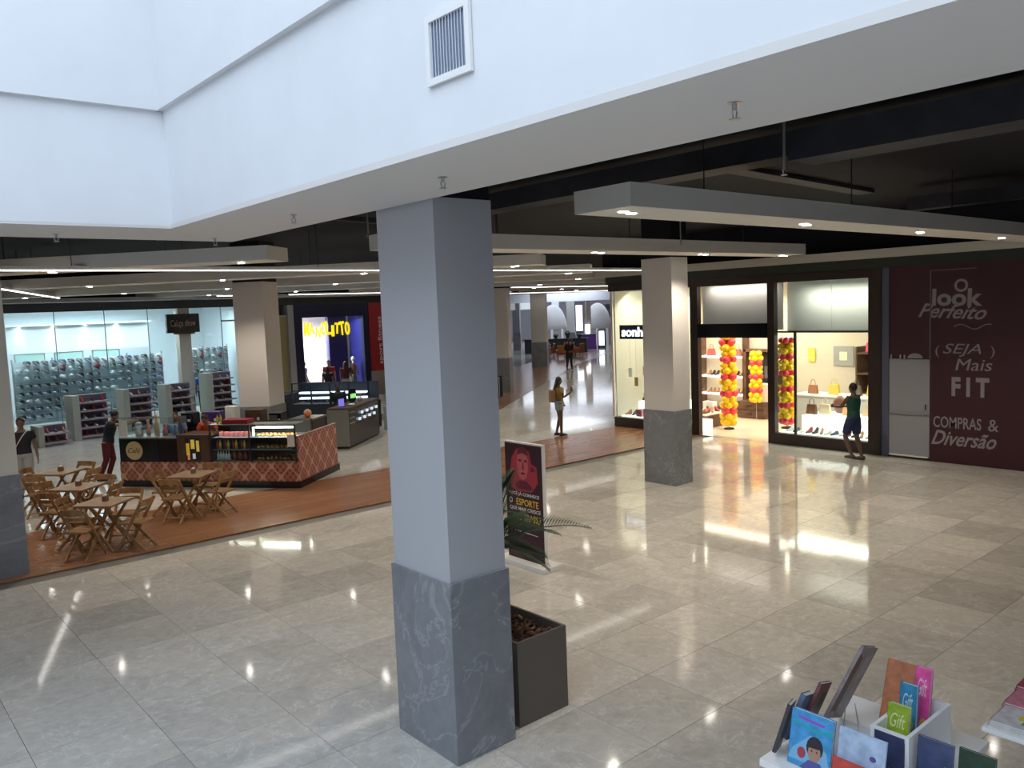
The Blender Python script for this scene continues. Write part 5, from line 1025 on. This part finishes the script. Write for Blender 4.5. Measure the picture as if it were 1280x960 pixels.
def person(loc, yaw, lab, H=1.7, J=None, tone=.25, shirt=None, sleeve='short', pants=None, plen='long', shoes=(.03, .03, .03), hair='short', haircol=None, vox=.014, female=False, face=True, extra=None, hands=(None, None), shirt_low=.92):
    j = dict(JD); j.update(J or {}); j = {k: (Vector(v) if v is not None else None) for k, v in j.items()}
    sc_ = H / 1.70
    t = thing('person', lab, 'person', loc, yaw); t.scale = (sc_,) * 3
    S = skin(tone); b = MB(); V3 = Vector
    up = (j['neck'] - j['pel']).normalized(); rt = (j['sr'] - j['sl']).normalized(); fw = up.cross(rt).normalized()
    if fw.length < .5: fw = V3((0, 1, 0))
    hw = .155 if female else .15; ww = .115 if female else .135; cw = .15 if female else .17
    def torso(B, g=0.0, low=None, top=True):
        pel, wa, ch, nk = j['pel'], j['waist'], j['chest'], j['neck']
        L = [(pel - up * .07, hw * .86, .10), (pel, hw, .115), (wa, ww, .10), (ch, cw, .115), (ch + up * .09, cw * .98, .10), (nk - up * .035, cw * .62, .065)]
        if top: L.append((nk + up * .03, .052, .052))
        if low is not None: L = [x for x in L if x[0].z >= low or x[0] is wa]
        B.loft([(c, rt, fw, rx + g, ry + g) for c, rx, ry in L], 18)
    torso(b)
    hd = j['head']; b.tube([j['neck'] - up * .05, j['neck'] + (hd - j['neck']) * .55], [.052, .047], 12)
    hup = (hd - j['neck']).normalized(); hf = (fw - hup * fw.dot(hup)).normalized(); hr_ = hf.cross(hup)
    Mh = Matrix((hr_, hf, hup)).transposed().to_4x4()
    b.ell(hd, .072, .088, .105, 16, 12, Mh); b.ell(hd + hf * .018 - hup * .062, .050, .060, .052, 12, 8, Mh); b.ell(hd + hf * .088 - hup * .018, .013, .018, .022, 8, 6, Mh)
    for s in (-1, 1): b.ell(hd + hr_ * s * .073 - hup * .012, .010, .018, .028, 8, 6, Mh)
    def limb(B, P, Rr, n=10): B.tube([p for p in P], Rr, n)
    mid = lambda a, c, f: a.lerp(c, f)
    k_ = .92 if female else 1.0
    for a, h_, kn, an, to in (('l', 'hl', 'kl', 'al', 'tl'), ('r', 'hr', 'kr', 'ar', 'tr')):
        h0, k0, a0 = j[h_], j[kn], j[an]
        limb(b, [h0 + V3((0, 0, .02)), mid(h0, k0, .3), mid(h0, k0, .8), k0, mid(k0, a0, .3), mid(k0, a0, .75), a0], [.088, .084, .058, .054, .057 * k_, .040, .036])
        d = j[to] if j[to] is not None else V3((0, 1, 0)); d = V3(d).normalized()
        b.tube([a0 + V3((0, 0, -.03)) - d * .05, a0 + V3((0, 0, -.045)) + d * .06, a0 + V3((0, 0, -.062)) + d * .16], [.036, .036, .022], 10)
    for i_, (s0, e0, w0) in enumerate((('sl', 'el', 'wl'), ('sr', 'er', 'wr'))):
        s_, e_, w_ = j[s0], j[e0], j[w0]
        limb(b, [s_ - (s_ - j['chest']) * .25, s_, mid(s_, e_, .4), e_, mid(e_, w_, .3), w_], [.05, .052, .043, .037, .036, .025])
        d = (w_ - e_).normalized(); hd_ = hands[i_]
        if hd_ is not None: d = V3(hd_).normalized()
        side = 1 if i_ == 0 else -1
        n_ = d.cross(V3((0, 0, 1))); n_ = n_.normalized() if n_.length > .2 else V3((1, 0, 0)); p_ = n_.cross(d).normalized()   # p_: across the palm
        if abs(d.z) > .7: p_ = V3((0, 1, 0)) - d * d.y; p_.normalize(); n_ = d.cross(p_)
        pc = w_ + d * .045
        b.loft([(w_ - d * .01, p_, n_, .026, .018), (w_ + d * .03, p_, n_, .038, .016), (w_ + d * .075, p_, n_, .040, .014), (w_ + d * .088, p_, n_, .034, .010)], 12)
        for q, (off, L_) in enumerate(((-.030, .055), (-.010, .072), (.010, .078), (.030, .070))):
            st_ = w_ + d * .08 + p_ * off; c1 = st_ + d * L_ * .5 + n_ * .006 * side; c2 = st_ + d * L_ * .9 + n_ * .022 * side
            b.tube([st_ - d * .01, st_ + d * .01, c1, c2], [.009, .0095, .0085, .0065], 7)
        b.tube([w_ + d * .02 + p_ * .028, w_ + d * .05 + p_ * .052, w_ + d * .075 + p_ * .060 + n_ * .01 * side], [.011, .010, .008], 7)
    remeshed('body', b, S, vox, t)
    if face:
        e = MB()
        for s in (-1, 1): e.ell(hd + hf * .079 + hr_ * s * .028 + hup * .005, .011, .006, .006, 8, 6, Mh)
        e.build('eyes', EYE, t); MB().ell(hd + hf * .080 - hup * .052, .022, .006, .006, 8, 6, Mh).build('mouth', LIP, t)
    hm = mat('hair_%d' % int(haircol[0] * 100), haircol, .6) if haircol else HAIR
    h = MB(); h.ell(hd - hf * .018 + hup * .022, .082, .090, .100, 14, 10, Mh)
    if hair == 'long': h.loft([(hd - hf * .03 + hup * .05, hr_, hf, .08, .07), (hd - hf * .055 - hup * .05, hr_, hf, .088, .055), (hd - hf * .085 - hup * .18, hr_, hf, .085, .042), (hd - hf * .10 - hup * .30, hr_, hf, .07, .035), (hd - hf * .10 - hup * .38, hr_, hf, .035, .02)], 14)
    if hair == 'bun': h.ell(hd - hf * .10 + hup * .03, .045, .045, .045, 10, 8, Mh)
    remeshed('hair', h, hm, .014, t)
    if shirt:
        sm = mat('shirt_%d_%d_%d' % tuple(int(c * 100) for c in shirt), shirt, .8); b = MB(); torso(b, .016, low=shirt_low, top=False); b.tube([j['pel'] + up * .0, j['waist']], [hw * .96, ww + .012], 16, .8)
        ends = {'none': 0.0, 'short': .55, 'long': 1.9}[sleeve]
        for s0, e0, w0 in (('sl', 'el', 'wl'), ('sr', 'er', 'wr')):
            s_, e_, w_ = j[s0], j[e0], j[w0]
            if ends == 0: b.ell(s_ - (s_ - j['chest']) * .2, .05, .05, .055, 10, 8); continue
            P_ = [s_ - (s_ - j['chest']) * .3, s_, mid(s_, e_, min(1, ends))]; Rr = [.055, .066, .062]
            if ends > 1: P_ += [e_, mid(e_, w_, .92)]; P_[2] = mid(s_, e_, .5); Rr = [.055, .064, .058, .050, .038]
            b.tube(P_, Rr, 12)
        remeshed('shirt', b, sm, vox, t)
    if pants:
        pm_ = mat('pants_%d_%d_%d' % tuple(int(c * 100) for c in pants), pants, .8); b = MB()
        b.loft([(j['pel'] - up * .09, rt, fw, hw * .8, .105), (j['pel'] - up * .02, rt, fw, hw + .014, .128), (j['pel'] + up * .075, rt, fw, ww + .022, .118)], 18)
        for h_, kn, an in (('hl', 'kl', 'al'), ('hr', 'kr', 'ar')):
            h0, k0, a0 = j[h_], j[kn], j[an]
            if plen == 'long': b.tube([h0, mid(h0, k0, .4), k0, mid(k0, a0, .5), mid(k0, a0, .93)], [.102, .092, .070, .063, .056], 12)
            else: b.tube([h0, mid(h0, k0, .3 if plen == 'short' else .5), mid(h0, k0, .42 if plen == 'short' else .85)], [.102, .104, .10 if plen == 'short' else .086], 12)
        remeshed('trousers' if plen == 'long' else 'shorts', b, pm_, vox, t)
    if shoes:
        smt = mat('shoes_%d' % int(shoes[0] * 100), shoes, .5)
        for an, to in (('al', 'tl'), ('ar', 'tr')):
            a0 = j[an]; d = V3(j[to]).normalized() if j[to] is not None else V3((0, 1, 0)); b = MB()
            b.tube([a0 + V3((0, 0, -.035)) - d * .06, a0 + V3((0, 0, -.04)) + d * .06, a0 + V3((0, 0, -.058)) + d * .17], [.044, .044, .028], 10)
            b.build('shoe', smt, t, smooth=True)
    if extra: extra(t, j)
    return t
def face_dir(x, y): return math.atan2(y, x) - PI / 2
RT = Vector((.758, -.651, 0)); FW = Vector((.646, .758, 0))     # picture right / away from the camera
def yw(a, b): d = RT * a + FW * b; return face_dir(d.x, d.y)     # facing: a to the right, b away
def ex_woman(t, j):
    MB().obox((0, -.20, 1.16), (1, 0, 0), (0, 1, 0), (0, 0, 1), .125, .07, .18).build('backpack', mat('backpack_tan', (.33, .20, .10), .7), t, bevel=.03)
    for s in (-.09, .09): MB().tube([(s, -.14, 1.36), (s, -.02, 1.44), (s, .12, 1.36), (s * 1.3, .11, 1.2), (s * 1.2, -.13, 1.05)], .012, 6).build('strap', mat('strap_tan', (.28, .18, .10), .7), t)
    MB().tube([(-.1, -.22, 1.0), (-.12, -.24, .85), (-.11, -.23, .8)], .007, 5).build('hanging_strap', mat('strap_pale', (.5, .45, .38), .7), t)
person((15.7, 16.45, 0), yw(1, .25), 'woman in a mustard top and pale denim shorts with a tan backpack, raising her hand', 1.66, dict(er=(.24, .06, 1.12), wr=(.20, .30, 1.27), el=(-.23, -.02, 1.12), wl=(-.21, .14, .93), kl=(-.085, .03, .5), ar=(.09, .02, .09), al=(-.07, -.08, .09)),
       tone=.16, shirt=(.36, .24, .06), pants=(.36, .42, .44), plen='short', shoes=(.06, .03, .02), hair='long', female=True, hands=(None, (0, .2, 1)), extra=ex_woman, vox=.012, shirt_low=.98)
ph = thing('phone', 'dark phone held up by the woman with the tan backpack', 'phone', tuple(Vector((15.7, 16.45, 0)) + (RT * .970 + FW * .243) * .34 + (RT * .243 - FW * .97) * .19 + Vector((0, 0, 1.31)))); box(-.03, -.005, -.02, .03, .005, .10).build('case', BLACKG, ph); box(-.027, -.006, -.015, .027, -.005, .095).build('screen', mat('phone_screen', (.3, .35, .45), .2, emit=(.5, .6, .8), estr=.4), ph)
person((17.18, 8.74, 0), yw(-.55, .85), 'person in a dark green sleeveless shirt and navy shorts walking past the right shop window', 1.70, dict(el=(-.20, .17, 1.18), wl=(-.14, .38, 1.17), er=(.22, .12, 1.16), wr=(.14, .34, 1.14), kl=(-.09, .14, .52), al=(-.09, -.02, .12), kr=(.09, -.02, .5), ar=(.09, -.14, .09)),
       tone=.12, shirt=(.01, .07, .05), sleeve='none', pants=(.02, .03, .10), plen='knee', shoes=(.05, .035, .03), vox=.012)
person((32.64, 33.24, 0), yw(.1, -1), 'distant man in dark clothes standing in the corridor with folded hands', 1.74, dict(wl=(-.06, .15, 1.02), wr=(.06, .15, 1.02), el=(-.24, .02, 1.15), er=(.24, .02, 1.15), al=(-.14, 0, .09), ar=(.14, 0, .09)), tone=.2, shirt=(.03, .025, .03), sleeve='long', pants=(.02, .02, .035))
def ex_left(t, j): MB().tube([(-.12, .05, 1.44), (-.02, .135, 1.3), (.10, .135, 1.1), (.15, .10, 1.0)], .012, 6).build('shoulder_strap', mat('strap_white', (.6, .6, .55), .7), t); MB().obox((.17, .03, .95), (1, 0, 0), (0, 1, 0), (0, 0, 1), .03, .12, .10).build('shoulder_bag', PAPER, t, bevel=.02)
person((3.24, 19.56, 0), yw(.35, -1), 'man in a black shirt with a white strap behind the left column', 1.74, dict(wl=(-.26, .03, .86), wr=(.25, .08, .85)), tone=.22, shirt=(.02, .02, .03), pants=(.42, .42, .42), extra=ex_left)
person((5.12, 20.28, 0), yw(.95, .15), 'woman in a black top and maroon trousers reaching over the kiosk counter', 1.66, dict(pel=(0, -.05, .93), waist=(0, -.03, 1.06), chest=(0, .02, 1.24), neck=(0, .06, 1.40), head=(0, .14, 1.53), sl=(-.16, .04, 1.36), sr=(.16, .04, 1.36), el=(-.17, .32, 1.33), wl=(-.12, .56, 1.38), er=(.17, .32, 1.31), wr=(.10, .55, 1.36), hl=(-.085, -.08, .91), hr=(.085, -.08, .91), kl=(-.09, .0, .5), al=(-.09, -.14, .09), kr=(.09, -.1, .5), ar=(.09, -.28, .09)),
       tone=.26, shirt=(.018, .018, .025), pants=(.13, .012, .025), female=True, hair='bun')
person(kw(-2.62, .98), yw(-.1, -1), 'kiosk attendant in an orange red shirt leaning behind the counter', 1.60, dict(chest=(0, .08, 1.24), neck=(0, .16, 1.37), head=(0, .25, 1.47), sl=(-.175, .12, 1.33), sr=(.175, .12, 1.33), el=(-.25, .20, 1.10), wl=(-.10, .36, 1.10), er=(.25, .20, 1.10), wr=(.12, .36, 1.10)), tone=.3, shirt=(.60, .07, .02), pants=(.03, .03, .04), haircol=(.06, .03, .02))
person(kw(-3.45, .95), yw(.1, -1), 'second kiosk attendant in a pale blue shirt behind the left screen', 1.52, tone=.3, shirt=(.20, .30, .48), pants=(.04, .04, .06), J=dict(wl=(-.12, .3, 1.05), wr=(.12, .3, 1.05)))
person((11.95, 31.2, 0), yw(.1, -1), 'person in a bright blue shirt and black trousers before the shoe shop', 1.70, tone=.15, shirt=(.01, .05, .40), pants=(.012, .012, .02), hair='long', female=True)
person((11.18, 31.0, 0), yw(.3, -1), 'man in a blue shirt behind the tiered stand right of the cream pillar', 1.70, tone=.15, shirt=(.02, .08, .38), pants=(.02, .02, .03))
person((6.9, 34.0, 0), yw(0, 1), 'person in a grey and pink top inside the shoe shop seen above the racks', 2.0, tone=.2, shirt=(.30, .17, .19), pants=(.02, .02, .03), sleeve='long')
def ex_bag(t, j): MB().obox((.20, .10, .95), (1, 0, 0), (0, 1, .3), (0, -.3, 1), .05, .16, .12).build('white_bag', PAPER, t, bevel=.02)
person((17.0, 30.6, 0), yw(.1, 1), 'walker in a dark red top with a white bag before the navy shop', 1.66, tone=.16, shirt=(.10, .02, .025), pants=(.45, .42, .36), plen='knee', hair='long', female=True, haircol=(.08, .02, .015), extra=ex_bag, J=dict(al=(-.13, -.05, .09), ar=(.13, .05, .09)))
person((16.45, 31.0, 0), yw(.3, -1), 'person in a red shirt at the doorway of the navy shop', 1.74, tone=.4, shirt=(.42, .02, .04), pants=(.02, .02, .03))
person((16.1, 30.5, 0), yw(-.2, 1), 'dark clothed person with a bag in front of the lit doorway', 1.5, tone=.15, shirt=(.02, .02, .02), pants=(.03, .03, .035), hair='long')
person((15.95, 32.3, 0), yw(.6, .6), 'person in a pale blue shirt just inside the lit doorway', 1.68, tone=.25, shirt=(.18, .22, .55), pants=(.10, .08, .12))
person((11.7, 21.6, 0), yw(.4, -1), 'seller in black behind the cafe kiosk beside the square column', 1.62, tone=.1, shirt=(.012, .012, .015), pants=(.012, .012, .015), sleeve='long')
for k, (x, c, lab) in enumerate(((18.05, (.04, .035, .03), 'dark dressed mannequin with a bright head in the navy shop window'), (18.33, (.35, .20, .10), 'brown dressed mannequin in the navy shop window'))):
    t = thing('window_mannequin', lab, 'mannequin', (x, 32.3, .05)); m = mat('mann%d' % k, c, .6); w2 = mat('mann_white', (.8, .76, .68), .4)
    MB().tube([(0, 0, 0), (0, 0, .03)], .16, 14).build('base', STEEL, t)
    b = MB(); b.loft([((0, 0, .78), (1, 0, 0), (0, 1, 0), .13, .10), ((0, 0, 1.0), (1, 0, 0), (0, 1, 0), .11, .08), ((0, 0, 1.25), (1, 0, 0), (0, 1, 0), .15, .10), ((0, 0, 1.38), (1, 0, 0), (0, 1, 0), .08, .06)], 14)
    for s in (-1, 1): b.tube([(s * .15, 0, 1.33), (s * .2, -.03, 1.05), (s * .17, -.1, .85)], [.045, .04, .03], 8)
    b.build('clothing', m, t, smooth=True); b = MB(); b.ell((0, 0, 1.58), .08, .09, .11, 12, 9); b.tube([(0, 0, 1.36), (0, 0, 1.5)], .045, 10); b.build('head', w2, t, smooth=True)
    b = MB()
    for s in (-1, 1): b.tube([(s * .07, 0, .8), (s * .08, 0, .45), (s * .07, 0, .03)], [.075, .05, .035], 10)
    b.build('legs', mat('mann_legs', (.30, .24, .2), .6), t, smooth=True)
# ================================================================== FAR CORRIDOR FURNITURE
OR = mat('orange_chair_plastic', (.50, .17, .05), .5)
def armchair(x, y, rz, lab):
    t = thing('lounge_chair', lab, 'chair', (x, y, 0), rz, 'orange lounge chairs of the far cafe'); box(-.35, -.3, .32, .35, .35, .46).build('seat', OR, t, bevel=.03); box(-.35, -.4, .40, .35, -.28, .95).build('backrest', OR, t, bevel=.03)
    for s in (-1, 1): box(s * .36 - .04, -.35, .35, s * .36 + .04, .3, .64).build('armrest', OR, t)
    for a in (-.28, .28):
        for b_ in (-.28, .28): MB().tube([(a, b_, 0), (a, b_, .33)], .022, 6).build('leg', TEAKC, t)
    return t
fc = [(37.9, 40.9, yw(.2, 1), 'orange lounge chair seen from behind, nearest of the far cafe'), (38.9, 40.3, yw(0, 1), 'orange lounge chair second from the left in the far cafe'), (40.2, 42.9, yw(-1, 0), 'orange lounge chair at the back of the far cafe'), (42.0, 42.6, yw(.3, -1), 'orange lounge chair beside the white column'), (41.0, 40.9, yw(-.8, .4), 'orange lounge chair behind the distant man')]
for x, y, r, l in fc: armchair(x, y, r, l)
for k, (x, y) in enumerate(((38.9, 41.9), (41.0, 42.0))):
    t = thing('round_table', ['left', 'right'][k] + ' small round table of the far cafe', 'table', (x, y, 0)); MB().tube([(0, 0, .70), (0, 0, .73)], .38, 20).build('tabletop', TEAKT, t); MB().tube([(0, 0, 0), (0, 0, .7)], .03, 8).build('post', BLACKM, t); MB().tube([(0, 0, 0), (0, 0, .02)], .22, 14).build('foot', BLACKM, t)
SIT = dict(pel=(0, 0, .52), waist=(0, .0, .66), chest=(0, .02, .85), neck=(0, .03, 1.01), head=(0, .06, 1.16), sl=(-.17, .02, .97), sr=(.17, .02, .97), el=(-.22, .08, .74), er=(.22, .08, .74), wl=(-.14, .3, .70), wr=(.14, .3, .70), hl=(-.09, .02, .52), hr=(.09, .02, .52), kl=(-.10, .42, .50), kr=(.10, .42, .50), al=(-.10, .44, .09), ar=(.10, .44, .09))
person((38.0, 41.0, 0), yw(.2, 1), 'seated person in a pink top with dark hair on the nearest far chair', 1.66, SIT, shirt=(.55, .32, .28), pants=(.1, .1, .15), vox=.02, face=False, shirt_low=.5)
person((40.1, 42.8, 0), yw(-1, 0), 'seated person in a pale blue shirt and dark trousers in the far cafe', 1.66, SIT, shirt=(.45, .5, .7), pants=(.03, .03, .06), vox=.02, face=False, shirt_low=.5)
person((42.0, 42.5, 0), yw(.3, -1), 'seated person in a tan top beside the white column', 1.66, SIT, shirt=(.4, .22, .12), pants=(.1, .08, .06), vox=.02, face=False, shirt_low=.5)
person((39.6, 49.5, 0), yw(0, -1), 'distant person in black left of the second corridor column', 1.70, shirt=(.05, .015, .02), pants=(.03, .02, .03), vox=.02, face=False)
t = thing('dark_counter', 'low black counter with plants behind the far cafe', 'counter', (44.0, 46.2, 0), RU - PI / 2); box(-2.4, -.4, 0, 2.4, .4, 1.05).build('body', BLACKM, t); box(-2.5, -.45, 1.05, 2.5, .45, 1.1).build('top', BLACKM, t)
for k in range(4): simple('counter_plant', 'small dark plant on the low black counter', 'plant', tuple(Vector((44.0, 46.2, 1.1)) + V * (-1.8 + .9 * k)), 0, MB().tube([(0, 0, 0), (0, 0, .12), (0, 0, .25 + .15 * (k % 2)), (0, 0, .35 + .25 * (k % 2))], [.12, .12, .22, .10], 7), mat('dark_leaf', (.02, .05, .02)))['group'] = 'plants on the low black counter'
pk_ = thing('purple_kiosk', 'purple promotional counter with a lit white post in the far corridor', 'kiosk', (49.0, 47.7, 0), RU - PI / 2)
box(-.75, -.6, 0, .75, .6, 1.15).build('body', mat('purple_panel', (.14, .04, .26), .5), pk_); box(-.8, -.65, 1.15, .8, .65, 1.22).build('top', NAVY, pk_)
box(-.18, .62, 1.1, .18, .72, 2.0).build('light_post', mat('white_glow_post', (1, 1, 1), .4, emit=(1, .95, 1), estr=3), pk_); MB().tube([(-.1, .66, 2.0), (-.1, .66, 4.2), (0, .6, 4.4)], .05, 8).build('lamp_arm', CREAM, pk_)
t = thing('lit_panel', 'narrow white lit screen right of the purple counter', 'screen', (50.4, 47.4, 0), RU - PI / 2); box(-.32, -.1, 0, .32, .1, 1.5).build('housing', NAVY, t); box(-.22, .1, .2, .22, .12, 1.4).build('screen', mat('screen_glow', (1, 1, 1), .4, emit=(.8, .9, 1), estr=2.5), t); box(-.22, -.12, .2, .22, -.1, 1.4).build('screen', mat('screen_glow', (1, 1, 1)), t)
# clothing rack and bust just right of the big column
t = thing('clothes_rack', 'low rack of dark and navy garments right of the big column', 'rack', (19.6, 24.1, 0), RU - PI / 2)
for s in (-1, 1): MB().tube([(0, s * .7, 0), (0, s * .7, 1.05)], .02, 6).build('upright', STEEL, t)
MB().tube([(0, -.7, 1.05), (0, .7, 1.05)], .02, 6).build('rail', STEEL, t)
for k in range(9):
    c = ((.015, .02, .10), (.012, .012, .02), (.55, .52, .48))[(0, 0, 0, 1, 2, 1, 1, 1, 1)[k]]
    o = MB().obox((0, 0, .62), (1, 0, 0), (0, 1, 0), (0, 0, 1), .24, .05, .40).build('garment', mat('garm%d' % int(c[2] * 100), c, .8), None, bevel=.02); o.location = tuple(Vector((19.6, 24.1, 0)) + Matrix.Rotation(RU - PI / 2, 3, 'Z') @ Vector((0, -.6 + .15 * k, 0))); o.rotation_euler = (0, 0, RU - PI / 2); tag(o, ('navy', 'navy', 'navy', 'black', 'white', 'black', 'black', 'black', 'black')[k] + ' garment on the low rack right of the big column', 'garment', 'garments on the low rack')
t = thing('head_bust', 'pale bust standing behind the clothes rack', 'mannequin', (20.0, 25.0, 0)); MB().tube([(0, 0, 0), (0, 0, 1.1)], .03, 8).build('pole', STEEL, t)
b = MB(); b.loft([((0, 0, 1.05), (1, 0, 0), (0, 1, 0), .13, .1), ((0, 0, 1.3), (1, 0, 0), (0, 1, 0), .17, .11), ((0, 0, 1.42), (1, 0, 0), (0, 1, 0), .08, .06)], 12); b.ell((0, 0, 1.6), .08, .09, .11, 10, 8); b.tube([(0, 0, 1.4), (0, 0, 1.55)], .045, 8); b.build('torso', mat('bust_cream', (.6, .52, .42), .6), t, smooth=True)
